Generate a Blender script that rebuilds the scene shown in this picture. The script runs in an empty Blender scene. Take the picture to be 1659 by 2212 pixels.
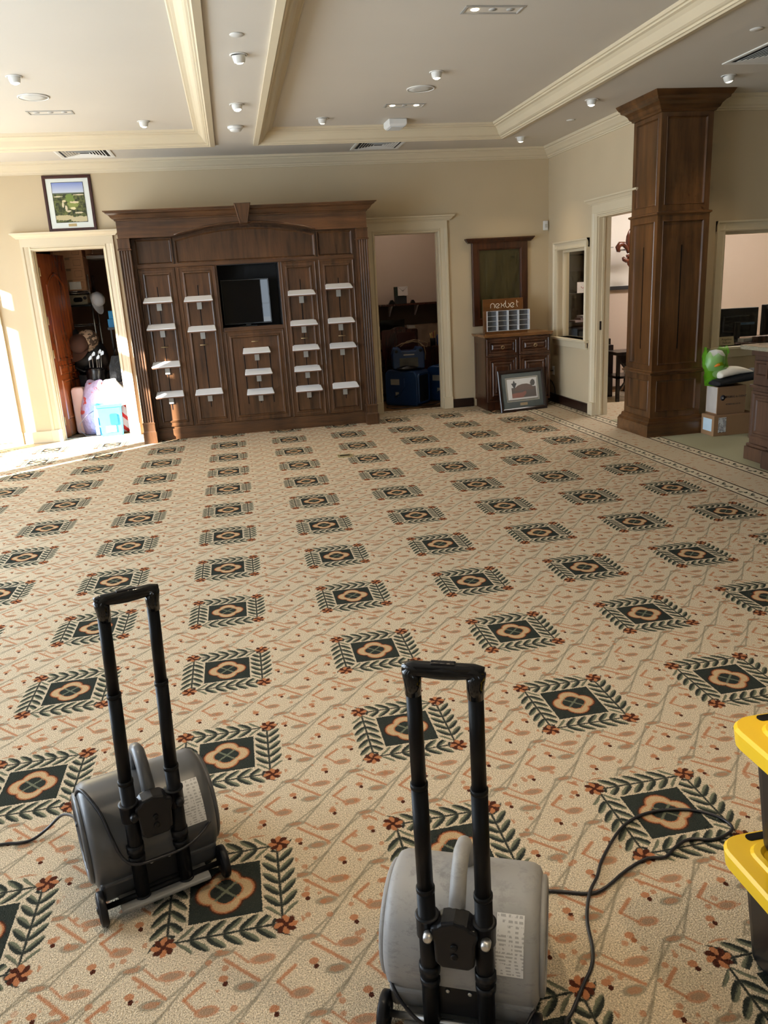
import bpy, bmesh, math, random
from mathutils import Vector, Matrix
random.seed(7)
sc = bpy.context.scene
col = sc.collection
R = math.radians

# ------------------------------------------------------------------ camera, world, sun, exposure
def view_axes(r, p, y):
    f = Vector((-math.sin(y)*math.cos(p), math.cos(y)*math.cos(p), -math.sin(p)))
    right = Vector((math.cos(y), math.sin(y), 0)); up = right.cross(f)
    return right*math.cos(r)+up*math.sin(r), up*math.cos(r)-right*math.sin(r), f
a_, b_, c_ = view_axes(-0.0577, 0.2818, -0.1714)
cam = bpy.data.cameras.new('camera'); cam_o = bpy.data.objects.new('camera', cam); col.objects.link(cam_o)
M3 = Matrix((a_, b_, -c_)).transposed()
cam_o.matrix_world = Matrix.Translation((0, 0, 1.65)) @ M3.to_4x4()
cam.sensor_fit = 'HORIZONTAL'; cam.sensor_width = 36.0; cam.lens = 1695.28/1659*36.0
cam.clip_start = 0.05; cam.clip_end = 200
sc.camera = cam_o

SKY = 1.6
w = bpy.data.worlds.new('sky'); sc.world = w; w.use_nodes = True
bg = w.node_tree.nodes['Background']; bg.inputs[0].default_value = (0.72, 0.85, 1.0, 1); bg.inputs[1].default_value = SKY
sun = bpy.data.lights.new('sun', 'SUN'); sun.energy = 52.0; sun.angle = R(0.7); sun.color = (1.0, 0.96, 0.90)
sun_o = bpy.data.objects.new('sun', sun); col.objects.link(sun_o)
sd = Vector((1.0, 0.82, 0)).normalized()*math.cos(R(20.7)); sd.z = -math.sin(R(20.7))
sun_o.rotation_euler = sd.to_track_quat('-Z', 'Y').to_euler()
LEFT_WIN = [(-2.6, -1.2), (0.1, 1.7), (2.1, 3.7), (4.1, 5.7), (6.89, 7.10), (7.24, 8.76), (8.93, 9.95)]
DAY = 29.0          # watts per square metre of glazing: sky light entering at each window opening
def daylight(loc, rot, sx, sy, k=1.0):
    l = bpy.data.lights.new('window_daylight', 'AREA'); l.shape = 'RECTANGLE'; l.size = sx; l.size_y = sy
    l.energy = DAY*sx*sy*k; l.color = (.74, .87, 1.0)
    o = bpy.data.objects.new('window_daylight', l); col.objects.link(o); o.location = loc; o.rotation_euler = rot
for (y0, y1) in LEFT_WIN:
    if y1-y0 > .3: daylight((-4.05, (y0+y1)/2, 1.33), (0, R(-90), 0), 2.4, y1-y0, .12 if y1 < 2 else .35 if y0 > 8.8 else .75 if y0 > 7 else 1.5 if y0 > 4 else 1.0)
daylight((1.01, -4.33, 1.35), (R(90), 0, 0), .22, 1.4)
vs = sc.view_settings
vs.view_transform = 'Standard'; vs.look = 'None'; vs.exposure = 0.0; vs.gamma = 1.0; vs.use_curve_mapping = False
cy = sc.cycles
cy.use_denoising = True; cy.use_adaptive_sampling = True; cy.adaptive_threshold = 0.06; cy.adaptive_min_samples = 12; cy.max_bounces = 7; cy.diffuse_bounces = 4; cy.glossy_bounces = 3; cy.transmission_bounces = 6
cy.transparent_max_bounces = 8; cy.sample_clamp_indirect = 12.0; cy.caustics_reflective = False; cy.caustics_refractive = False

# ------------------------------------------------------------------ mesh helpers
class MB:
    def __init__(s): s.v = []; s.f = []; s.sm = []
    def add(s, vs, fs, smooth=False):
        o = len(s.v); s.v += [tuple(v) for v in vs]; s.f += [[i+o for i in f] for f in fs]; s.sm += [smooth]*len(fs); return s
    def box(s, x0, x1, y0, y1, z0, z1):
        return s.add([(x, y, z) for z in (z0, z1) for y in (y0, y1) for x in (x0, x1)],
                     [(0,2,3,1),(4,5,7,6),(0,1,5,4),(2,6,7,3),(0,4,6,2),(1,3,7,5)])
    def tube(s, pts, r, n=8, closed=False, sq=1.0):
        P = [Vector(p) for p in pts]; m = len(P); rs = r if isinstance(r, (list, tuple)) else [r]*m
        T = []
        for i in range(m):
            a = P[(i-1) % m] if (closed or i > 0) else P[i]; b = P[(i+1) % m] if (closed or i < m-1) else P[i]
            T.append((b-a).normalized())
        ref = Vector((0, 0, 1)) if abs(T[0].z) < .9 else Vector((0, 1, 0))
        nrm = (ref - T[0]*ref.dot(T[0])).normalized(); vs = []
        for i in range(m):
            nrm = (nrm - T[i]*nrm.dot(T[i])).normalized(); bi = T[i].cross(nrm)
            for k in range(n):
                a = 2*math.pi*k/n
                vs.append(P[i]+nrm*(rs[i]*math.cos(a)*sq)+bi*(rs[i]*math.sin(a)))
        fs = [(i*n+k, i*n+(k+1) % n, ((i+1) % m)*n+(k+1) % n, ((i+1) % m)*n+k) for i in range(m if closed else m-1) for k in range(n)]
        s.add(vs, fs, True)
        if not closed: s.add([vs[k] for k in range(n)], [tuple(range(n))[::-1]]); s.add([vs[(m-1)*n+k] for k in range(n)], [tuple(range(n))])
        return s
    def lathe(s, prof, n=24, M=None, smooth=True):
        M = M or Matrix(); vs = []; m = len(prof)
        for (r, z) in prof:
            for k in range(n):
                a = 2*math.pi*k/n; vs.append(M @ Vector((max(r, 1e-5)*math.cos(a), max(r, 1e-5)*math.sin(a), z)))
        fs = [(i*n+k, i*n+(k+1) % n, (i+1)*n+(k+1) % n, (i+1)*n+k) for i in range(m-1) for k in range(n)]
        s.add(vs, fs, smooth)
        s.add([vs[k] for k in range(n)], [tuple(range(n))[::-1]]); s.add([vs[(m-1)*n+k] for k in range(n)], [tuple(range(n))])
        return s
    def prism(s, poly, h0, h1, ax='y'):
        f = {'y': lambda u, v, h: (u, h, v), 'z': lambda u, v, h: (u, v, h), 'x': lambda u, v, h: (h, u, v)}[ax]
        n = len(poly)
        return s.add([f(u, v, h0) for u, v in poly]+[f(u, v, h1) for u, v in poly],
                     [tuple(range(n)), tuple(range(n, 2*n))[::-1]]+[(i, (i+1) % n, n+(i+1) % n, n+i) for i in range(n)])
    def rings(s, loops, cap0=False, cap1=True, smooth=False):
        n = len(loops[0]); vs = [p for l in loops for p in l]
        fs = [(i*n+k, i*n+(k+1) % n, (i+1)*n+(k+1) % n, (i+1)*n+k) for i in range(len(loops)-1) for k in range(n)]
        s.add(vs, fs, smooth)
        if cap0: s.add(loops[0], [tuple(range(n))[::-1]])
        if cap1: s.add(loops[-1], [tuple(range(n))])
        return s
    def rect_rings(s, x0, x1, z0, z1, prof, cap0=False):
        """nested rectangles in the XZ plane, prof = [(inset, y)]"""
        return s.rings([[(x0+i, y, z0+i), (x1-i, y, z0+i), (x1-i, y, z1-i), (x0+i, y, z1-i)] for i, y in prof], cap0=cap0)
    def sweep(s, prof, path, closed=False):
        """prof [(d,z)], d offset to the left of the XY path; mitred"""
        P = [Vector((p[0], p[1])) for p in path]; m = len(P); loops = []
        for i in range(m):
            d0 = (P[i]-P[i-1]).normalized() if (closed or i > 0) else None
            d1 = (P[(i+1) % m]-P[i]).normalized() if (closed or i < m-1) else None
            d0 = d0 or d1; d1 = d1 or d0
            n0 = Vector((-d0.y, d0.x)); n1 = Vector((-d1.y, d1.x)); mt = (n0+n1); mt = mt/max(mt.length_squared/2, .05)
            loops.append([(P[i].x+mt.x*d, P[i].y+mt.y*d, z) for d, z in prof])
        n = len(prof)
        vs = [p for l in loops for p in l]
        fs = [(i*n+k, i*n+(k+1) % n, ((i+1) % m)*n+(k+1) % n, ((i+1) % m)*n+k) for i in range(m if closed else m-1) for k in range(n)]
        s.add(vs, fs)
        if not closed: s.add(loops[0], [tuple(range(n))[::-1]]); s.add(loops[-1], [tuple(range(n))])
        return s
    def xf(s, M): s.v = [tuple(M @ Vector(v)) for v in s.v]; return s
    def build(s, name, mat, parent=None, bevel=0, seg=2, loc=None, rot=None, subsurf=0):
        me = bpy.data.meshes.new(name); me.from_pydata(s.v, [], s.f)
        bm = bmesh.new(); bm.from_mesh(me)
        for f, sm in zip(bm.faces, s.sm): f.smooth = sm
        bmesh.ops.remove_doubles(bm, verts=bm.verts, dist=1e-5)
        bmesh.ops.recalc_face_normals(bm, faces=bm.faces); bm.to_mesh(me); bm.free()
        if mat: me.materials.append(mat)
        o = bpy.data.objects.new(name, me); col.objects.link(o); o.parent = parent
        if loc: o.location = loc
        if rot: o.rotation_euler = rot
        if bevel:
            b = o.modifiers.new('edge', 'BEVEL'); b.width = bevel; b.segments = seg; b.limit_method = 'ANGLE'; b.angle_limit = R(40)
        if subsurf:
            m = o.modifiers.new('smooth', 'SUBSURF'); m.levels = subsurf; m.render_levels = subsurf
        return o
def tag(o, label=None, cat=None, group=None, kind=None):
    for k, v in (('label', label), ('category', cat), ('group', group), ('kind', kind)):
        if v: o[k] = v
    return o
def thing(name, label, cat, loc=(0, 0, 0), rz=0, group=None, rot=None):
    o = bpy.data.objects.new(name, None); col.objects.link(o); o.empty_display_size = .1
    o.location = loc; o.rotation_euler = rot or (0, 0, rz); return tag(o, label, cat, group)
def copy_tree(o, parent=None):
    c = o.copy(); col.objects.link(c); c.parent = parent
    for ch in list(o.children): copy_tree(ch, c)
    return c
def struct(o, label=None): return tag(o, label, None, None, 'structure')
def box(name, mat, parent, x0, x1, y0, y1, z0, z1, bevel=0, seg=2): return MB().box(x0, x1, y0, y1, z0, z1).build(name, mat, parent, bevel, seg)
def arc(cx, cz, r, a0, a1, n): return [(cx+r*math.cos(R(a0+(a1-a0)*i/n)), cz+r*math.sin(R(a0+(a1-a0)*i/n))) for i in range(n+1)]
def rrect(x0, x1, y0, y1, r, n=4):
    return arc(x1-r, y0+r, r, -90, 0, n)+arc(x1-r, y1-r, r, 0, 90, n)+arc(x0+r, y1-r, r, 90, 180, n)+arc(x0+r, y0+r, r, 180, 270, n)
def text(body, size, name, mat, parent, loc, rot, ext=0.0006, align='CENTER'):
    cu = bpy.data.curves.new(name, 'FONT'); cu.body = body; cu.size = size; cu.extrude = ext; cu.align_x = align; cu.align_y = 'CENTER'; cu.resolution_u = 2
    t = bpy.data.objects.new(name, cu); col.objects.link(t)
    me = bpy.data.meshes.new_from_object(t.evaluated_get(bpy.context.evaluated_depsgraph_get())); bpy.data.objects.remove(t)
    me.materials.clear(); me.materials.append(mat)
    o = bpy.data.objects.new(name, me); col.objects.link(o); o.parent = parent; o.location = loc; o.rotation_euler = rot; return o

# ------------------------------------------------------------------ material helpers
class NT:
    def __init__(s, name):
        s.m = bpy.data.materials.new(name); s.m.use_nodes = True; s.t = s.m.node_tree
        s.bsdf = s.t.nodes['Principled BSDF']; s.tc = s.t.nodes.new('ShaderNodeTexCoord')
    def put(s, sock, v):
        if isinstance(v, bpy.types.NodeSocket): s.t.links.new(v, sock)
        elif v is not None:
            if hasattr(sock.default_value, '__len__') and not hasattr(v, '__len__'): v = (v,)*len(sock.default_value)
            if hasattr(v, '__len__') and len(sock.default_value) == 4 and len(v) == 3: v = (*v, 1)
            sock.default_value = v
    def math(s, op, a, b=None, c=None, clamp=False):
        n = s.t.nodes.new('ShaderNodeMath'); n.operation = op; n.use_clamp = clamp
        for i, v in enumerate((a, b, c)):
            if v is not None: s.put(n.inputs[i], v)
        return n.outputs[0]
    def vm(s, op, a, b=None, c=None, out=0, scale=None):
        n = s.t.nodes.new('ShaderNodeVectorMath'); n.operation = op
        for i, v in enumerate((a, b, c)):
            if v is not None: s.put(n.inputs[i], v)
        if scale is not None: s.put(n.inputs['Scale'], scale)
        return n.outputs[1] if op in ('LENGTH', 'DOT_PRODUCT', 'DISTANCE') else n.outputs[0]
    def sep(s, v):
        n = s.t.nodes.new('ShaderNodeSeparateXYZ'); s.put(n.inputs[0], v); return n.outputs[0], n.outputs[1], n.outputs[2]
    def comb(s, x, y, z=0.0):
        n = s.t.nodes.new('ShaderNodeCombineXYZ'); s.put(n.inputs[0], x); s.put(n.inputs[1], y); s.put(n.inputs[2], z); return n.outputs[0]
    def mr(s, v, a, b, c=0.0, d=1.0):
        n = s.t.nodes.new('ShaderNodeMapRange'); s.put(n.inputs[0], v)
        for i, x in enumerate((a, b, c, d)): s.put(n.inputs[i+1], x)
        return n.outputs[0]
    def mix(s, f, a, b):
        n = s.t.nodes.new('ShaderNodeMix'); n.data_type = 'RGBA'; s.put(n.inputs[0], f); s.put(n.inputs[6], a); s.put(n.inputs[7], b); return n.outputs[2]
    def noise(s, v, scale, detail=2.0, rough=.5, col=False):
        n = s.t.nodes.new('ShaderNodeTexNoise'); s.put(n.inputs['Vector'], v); n.inputs['Scale'].default_value = scale
        n.inputs['Detail'].default_value = detail; n.inputs['Roughness'].default_value = rough; return n.outputs['Color' if col else 'Fac']
    def voronoi(s, v, scale):
        n = s.t.nodes.new('ShaderNodeTexVoronoi'); s.put(n.inputs['Vector'], v); n.inputs['Scale'].default_value = scale; return n.outputs['Distance'], n.outputs['Color']
    def bump(s, h, strength=.3, dist=.01):
        n = s.t.nodes.new('ShaderNodeBump'); s.put(n.inputs['Height'], h); n.inputs['Strength'].default_value = strength; n.inputs['Distance'].default_value = dist
        s.t.links.new(n.outputs[0], s.bsdf.inputs['Normal'])
    def out(s, color, rough=.5, **kw):
        s.put(s.bsdf.inputs['Base Color'], color); s.put(s.bsdf.inputs['Roughness'], rough)
        for k, v in kw.items(): s.put(s.bsdf.inputs[{'metal': 'Metallic', 'coat': 'Coat Weight', 'spec': 'Specular IOR Level', 'trans': 'Transmission Weight', 'alpha': 'Alpha', 'sheen': 'Sheen Weight', 'ior': 'IOR', 'emit': 'Emission Color', 'estr': 'Emission Strength', 'sss': 'Subsurface Weight', 'srough': 'Sheen Roughness', 'crough': 'Coat Roughness'}[k]], v)
        return s.m
def srgb(r, g, b):
    f = lambda c: (c/255/12.92 if c/255 <= .04045 else ((c/255+.055)/1.055)**2.4); return (f(r), f(g), f(b))
def plain(name, c, rough=.5, var=.12, scale=9, bump=0, bscale=120, **kw):
    n = NT(name); P = n.tc.outputs['Object']; k = n.noise(P, scale, 1)
    colr = n.mix(k, tuple(x*(1-var) for x in c), tuple(min(1, x*(1+var)) for x in c))
    if bump: n.bump(n.noise(P, bscale, 2), bump, .004)
    return n.out(colr, rough, **kw)
def wood(name, dark, light, rough=.32, sx=14, sz=1.2, coat=.25, axis='z'):
    n = NT(name); P = n.tc.outputs['Object']
    st = {'z': (sx, sx, sz), 'x': (sz, sx, sx), 'y': (sx, sz, sx)}[axis]
    q = n.vm('MULTIPLY', P, st)
    g = n.noise(q, 1.6, 5, .62); g2 = n.noise(n.vm('MULTIPLY', P, (2.3, 2.3, 1.1)), 1.4, 2)
    g3 = n.noise(n.vm('MULTIPLY', q, (6, 6, 6)), 2.2, 2)
    k = n.math('ADD', n.math('MULTIPLY', g, .62), n.math('MULTIPLY', g2, .38))
    c = n.mix(n.mr(k, .34, .68), dark, light); c = n.mix(n.mr(g3, .55, .75, 0, .3), c, tuple(x*.55 for x in dark))
    n.bump(g3, .05, .002)
    return n.out(c, rough, coat=coat, crough=.25)

WALL = plain('wall_paint', srgb(204, 186, 154), .75, .04, 2.5, .08, 260)
CEIL = plain('ceiling_paint', srgb(211, 204, 192), .85, .03, 1.5, .06, 260)
TRIM = plain('cream_trim_paint', srgb(217, 203, 174), .42, .04, 3)
PINK = plain('office_wall_paint', srgb(206, 186, 170), .75, .03, 2.5, .06, 240)
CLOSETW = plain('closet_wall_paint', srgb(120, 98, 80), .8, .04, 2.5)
CAB = wood('walnut_stain', srgb(54, 34, 20), srgb(106, 71, 43))
CABH = wood('walnut_stain_crosswise', srgb(54, 34, 20), srgb(106, 71, 43), axis='x')
COLW = wood('column_maple_stain', srgb(58, 35, 17), srgb(116, 77, 41), .3, 11, .9)
COLH = wood('column_maple_stain_crosswise', srgb(58, 35, 17), srgb(116, 77, 41), .3, 11, .9, axis='x')
DRESS = wood('dresser_cherry_stain', srgb(48, 24, 12), srgb(92, 52, 28))
DRESSGLAZE = wood('dresser_worn_edge', srgb(92, 58, 36), srgb(140, 98, 68))
TOPW = wood('dresser_top_wood', srgb(110, 70, 38), srgb(160, 112, 66), .25, axis='x')
BASEB = wood('dark_baseboard_wood', srgb(28, 15, 11), srgb(52, 28, 19), .35, axis='x')
DOORW = wood('orange_door_wood', srgb(96, 42, 16), srgb(164, 84, 38), .25, 9, .8, .5)
MAHOG = wood('mahogany', srgb(42, 14, 9), srgb(78, 30, 20), .25)
MAROON = wood('maroon_frame_wood', srgb(42, 12, 14), srgb(72, 22, 22), .3)
DARKF = wood('dark_frame_wood', srgb(26, 15, 12), srgb(54, 30, 24), .3)
BLACKW = wood('espresso_wood', srgb(16, 10, 9), srgb(36, 24, 21), .35)
COUNTER = wood('counter_brown_wood', srgb(56, 36, 26), srgb(100, 70, 52), .4)
WHITE = plain('white_plastic', (.82, .82, .80), .4, .03)
WHITEM = plain('white_metal', (.78, .77, .73), .35, .03)
BLACKP = plain('black_plastic', (.008, .008, .010), .36, .2, 20, spec=.3)
BLACKM = plain('black_satin_metal', (.004, .004, .005), .42, .2, spec=.22)
BLACKG = plain('black_gloss', (.008, .008, .009), .12, .1)
RUBBER = plain('black_rubber_cord', (.014, .014, .018), .35, .2)
STEEL = plain('brushed_steel', (.6, .6, .6), .35, .08, 30, metal=.9)
BRASS = plain('aged_brass', (.5, .38, .2), .35, .15, 30, metal=.85)
CARD = plain('brown_cardboard', srgb(158, 122, 88), .85, .06, 6, .1, 90)
CARDD = plain('storage_cardboard', srgb(196, 152, 120), .85, .06, 6, .1, 90)
PAPER = plain('white_paper', (.8, .8, .8), .8, .03)
GREENMAT = plain('green_mat_board', srgb(28, 52, 50), .8, .05)
SAGE = None
LENSES = {}
def emit(name, c, st):
    n = NT(name); return n.out((.8, .8, .8), .4, emit=c, estr=st)
BULB = emit('warm_bulb', (1.0, .86, .62), 9.0)
BULBW = emit('hot_bulb', (1.0, .80, .5), 22.0)

# ---------------- carpet
def carpet():
    n = NT('patterned_carpet'); P = n.tc.outputs['Object']
    wx, wy, _ = n.sep(P)
    jit = n.vm('SCALE', n.vm('SUBTRACT', n.noise(P, 240, 1, col=True), (.5, .5, .5)), scale=.012)
    p = n.vm('MULTIPLY', n.vm('SUBTRACT', P, (-.1903, 1.9354, 0)), (1/.686, 1/.7021, 0))
    p = n.vm('ADD', p, jit)
    E_ = .0035; T = 1/3.0
    BASE = srgb(206, 190, 165); GREEN = srgb(52, 56, 52); GREY = srgb(134, 126, 108); ORG = srgb(176, 116, 80); BRN = srgb(78, 44, 34); CRM = srgb(204, 176, 138); LG = srgb(112, 114, 96)
    fine = n.noise(P, 230, 1, .8); blot = n.noise(P, 3.2, 1)
    base = n.mix(n.mr(fine, .3, .7), tuple(x*.5 for x in BASE), tuple(min(1, x*1.38) for x in BASE))
    def wrap(c):
        return n.vm('WRAP', n.vm('SUBTRACT', p, (c[0], c[1], 0)), (T/2, T/2, 1), (-T/2, -T/2, -1))
    def seg(a, b, wd):
        mid = ((a[0]+b[0])/2, (a[1]+b[1])/2); h = ((b[0]-a[0])/2, (b[1]-a[1])/2); hh = h[0]**2+h[1]**2
        q = wrap(mid); t = n.math('MINIMUM', n.math('MAXIMUM', n.vm('DOT_PRODUCT', q, (h[0]/hh, h[1]/hh, 0)), -1.0), 1.0)
        d = n.vm('LENGTH', n.vm('SUBTRACT', q, n.vm('SCALE', (h[0], h[1], 0), scale=t)))
        return n.mr(d, wd-E_, wd+E_, 1, 0)
    def ell(c, rx, ry, k=.12):
        d = n.vm('LENGTH', n.vm('MULTIPLY', wrap(c), (1/rx, 1/ry, 0)))
        return n.mr(d, 1-k, 1+k, 1, 0), d
    bgc = base
    def lay(mask, colr, amt=1.0):
        nonlocal bgc
        bgc = n.mix(n.math('MULTIPLY', mask, amt) if amt < 1 else mask, bgc, colr)
    # clubs: long grey shafts, orange shafts, heads
    lay(seg((.363, -.312), (.612, .012), .0048), GREY, .8)
    lay(seg((.127, -.478), (.445, -.205), .0048), GREY, .75)
    lay(seg((-.002, -.35), (.122, -.47), .0075), ORG, .85)
    lay(seg((.085, -.381), (.033, -.322), .005), ORG, .8)
    lay(seg((.256, -.437), (.189, -.492), .008), ORG, .85)
    lay(seg((.189, -.492), (.232, -.548), .006), ORG, .8)
    for c, rx, ry, ca, cb in (((-.013, .016), .046, .017, GREY, ORG), ((.074, .182), .046, .022, GREY, ORG), ((.138, -.044), .05, .022, ORG, GREY), ((.27, -.222), .044, .023, ORG, GREY)):
        m, d = ell(c, rx, ry); lay(m, ca, .75); lay(n.mr(d, .5, .75, 1, 0), cb, .55)
    for c in ((-.007, .226), (.17, .06)):
        m, _d = ell((c[0], c[1]+.008), .018, .015); lay(m, ORG, .9)
        m, _d = ell((c[0]+.007, c[1]-.016), .010, .011); lay(m, BRN)
    vd, _c = n.voronoi(p, 17); lay(n.math('MULTIPLY', n.mr(vd, .20, .26, 1, 0), n.mr(n.sep(_c)[0], .45, .5)), ORG, .7)
    # medallion
    md = n.vm('WRAP', p, (.5, .5, 1), (-.5, -.5, -1)); x, y, _ = n.sep(md)
    ax = n.math('ABSOLUTE', x); ay = n.math('ABSOLUTE', y)
    mx = n.math('MAXIMUM', ax, ay); mn = n.math('MINIMUM', ax, ay)
    c = base
    gt = n.math('GREATER_THAN', ax, ay)
    u1 = n.math('MULTIPLY', y, n.math('SIGN', x)); u2 = n.math('MULTIPLY', n.math('MULTIPLY', x, -1.0), n.math('SIGN', y))
    u = n.math('ADD', n.math('MULTIPLY', u1, gt), n.math('MULTIPLY', u2, n.math('SUBTRACT', 1.0, gt)))
    wv = n.math('SUBTRACT', mx, .225); aw = n.math('ABSOLUTE', wv)
    PP = .064
    sh = n.math('SUBTRACT', u, n.math('MULTIPLY', n.math('SUBTRACT', aw, .036), .95))
    qn = n.math('WRAP', n.math('SUBTRACT', sh, .028), PP/2, -PP/2)
    al = n.math('SUBTRACT', aw, .036)
    le = n.math('SQRT', n.math('ADD', n.math('POWER', n.math('DIVIDE', qn, .024), 2.0), n.math('POWER', n.math('DIVIDE', al, .036), 2.0)))
    lim = n.math('MULTIPLY', n.mr(sh, -.165, -.16), n.mr(sh, .218, .224, 1, 0))
    leaf = n.math('MULTIPLY', n.mr(le, .85, 1.05, 1, 0), lim)
    lcol = n.mix(n.mr(qn, -.002, .010), GREEN, LG)
    c = n.mix(leaf, c, lcol)
    stem = n.math('MULTIPLY', n.mr(aw, .003, .008, 1, 0), n.mr(n.math('ABSOLUTE', u), .2, .206, 1, 0)); c = n.mix(stem, c, GREEN)
    px = n.math('SUBTRACT', ax, .236); py = n.math('SUBTRACT', ay, .236)
    rr = n.math('SQRT', n.math('ADD', n.math('MULTIPLY', px, px), n.math('MULTIPLY', py, py))); th = n.math('ARCTAN2', py, px)
    pet = n.math('SINE', n.math('ADD', n.math('MULTIPLY', th, 4.0), n.math('MULTIPLY', rr, 40.0)))
    pr_ = n.math('ADD', .036, n.math('MULTIPLY', n.math('ABSOLUTE', pet), .013))
    pm = n.mr(n.math('SUBTRACT', rr, pr_), -.003, .003, 1, 0)
    c = n.mix(pm, c, n.mix(n.mr(pet, -.15, .15), BRN, ORG)); c = n.mix(n.mr(rr, .009, .013, 1, 0), c, BRN)
    garland = c
    # dark square with four-lobed flower
    c = n.mix(n.mr(fine, .55, .8, 0, .35), GREEN, srgb(96, 98, 90))
    fl = n.math('SQRT', n.math('ADD', n.math('POWER', n.math('SUBTRACT', mx, .056), 2.0), n.math('MULTIPLY', mn, mn)))
    c = n.mix(n.mr(fl, .070, .074, 1, 0), c, BRN); c = n.mix(n.mr(fl, .062, .068, 1, 0), c, ORG); c = n.mix(n.mr(fl, .054, .060, 1, 0), c, n.mix(n.mr(fine, .3, .7), tuple(v*.7 for v in CRM), CRM))
    fi = n.math('SQRT', n.math('ADD', n.math('POWER', n.math('SUBTRACT', mx, .028), 2.0), n.math('MULTIPLY', mn, mn)))
    c = n.mix(n.mr(fi, .043, .048, 1, 0), c, ORG); c = n.mix(n.mr(fi, .036, .040, 1, 0), c, GREEN)
    r0 = n.vm('LENGTH', md)
    xl = n.math('MULTIPLY', n.mr(n.math('SUBTRACT', mx, mn), .006, .010, 1, 0), n.mr(r0, .06, .066, 1, 0)); c = n.mix(xl, c, LG)
    square = c
    # borders
    bx = n.math('SUBTRACT', wx, 3.575); by = n.math('SUBTRACT', wy, 9.82); b = n.math('MAXIMUM', bx, by)
    along = n.mix(n.math('GREATER_THAN', bx, by), n.comb(wx, wx, wx), n.comb(wy, wy, wy)); along = n.sep(along)[0]
    plainb = n.mix(n.mr(n.noise(P, 20, 1), .6, .66, 0, .55), base, ORG)
    c = plainb
    for b0 in (0.0, .455):
        q = n.math('SUBTRACT', b, b0+.07); aq = n.math('ABSOLUTE', q)
        c = n.mix(n.mr(aq, .068, .072, 1, 0), c, n.mix(n.mr(fine, .3, .7), srgb(196, 184, 160), srgb(232, 220, 196)))
        mod = n.math('WRAP', along, .045, -.045); sg = n.math('SIGN', n.math('WRAP', along, .09, -.09)); thr = n.math('WRAP', along, .135, -.135)
        cen = n.math('SUBTRACT', q, n.math('ADD', n.math('MULTIPLY', sg, .012), n.math('MULTIPLY', mod, n.math('MULTIPLY', sg, .5))))
        lf = n.math('SQRT', n.math('ADD', n.math('POWER', n.math('DIVIDE', mod, .036), 2.0), n.math('POWER', n.math('DIVIDE', cen, .016), 2.0)))
        orn = n.math('GREATER_THAN', thr, .045)
        lf = n.math('ADD', lf, n.math('MULTIPLY', orn, .25))
        c = n.mix(n.mr(n.math('ABSOLUTE', n.math('SUBTRACT', q, n.math('MULTIPLY', sg, .004))), .002, .004, .7, 0), c, LG)
        c = n.mix(n.mr(lf, .9, 1.05, 1, 0), c, n.mix(orn, n.mix(n.mr(lf, .35, .6), LG, GREEN), BRN))
        c = n.mix(n.mr(n.math('ABSOLUTE', n.math('SUBTRACT', aq, .063)), .0065, .0085, 1, 0), c, srgb(50, 36, 30))
    sg_ = n.mix(n.mr(fine, .3, .7), srgb(160, 158, 130), srgb(188, 184, 158))
    c = n.mix(n.math('MULTIPLY', n.math('GREATER_THAN', bx, .597), n.math('LESS_THAN', wy, 8.4)), c, sg_)
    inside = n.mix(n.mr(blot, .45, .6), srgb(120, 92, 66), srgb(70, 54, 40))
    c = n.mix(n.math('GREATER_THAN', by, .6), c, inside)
    bp = n.t.nodes.new('ShaderNodeBump'); n.put(bp.inputs['Height'], n.noise(P, 300, 1)); bp.inputs['Strength'].default_value = .8; bp.inputs['Distance'].default_value = .006
    def dif(colr):
        d = n.t.nodes.new('ShaderNodeBsdfDiffuse'); n.put(d.inputs['Color'], colr); n.t.links.new(bp.outputs[0], d.inputs['Normal']); return d.outputs[0]
    def choose(f, a, b):
        d = n.t.nodes.new('ShaderNodeMixShader'); n.put(d.inputs[0], f); n.t.links.new(a, d.inputs[1]); n.t.links.new(b, d.inputs[2]); return d.outputs[0]
    med = choose(n.math('LESS_THAN', mx, .148), dif(garland), dif(square))
    fld = choose(n.math('LESS_THAN', mx, .3), dif(bgc), med)
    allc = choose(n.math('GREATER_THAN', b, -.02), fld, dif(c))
    n.t.links.new(allc, n.t.nodes['Material Output'].inputs[0]); n.t.nodes.remove(n.bsdf)
    return n.m
CARPET = carpet()

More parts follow.
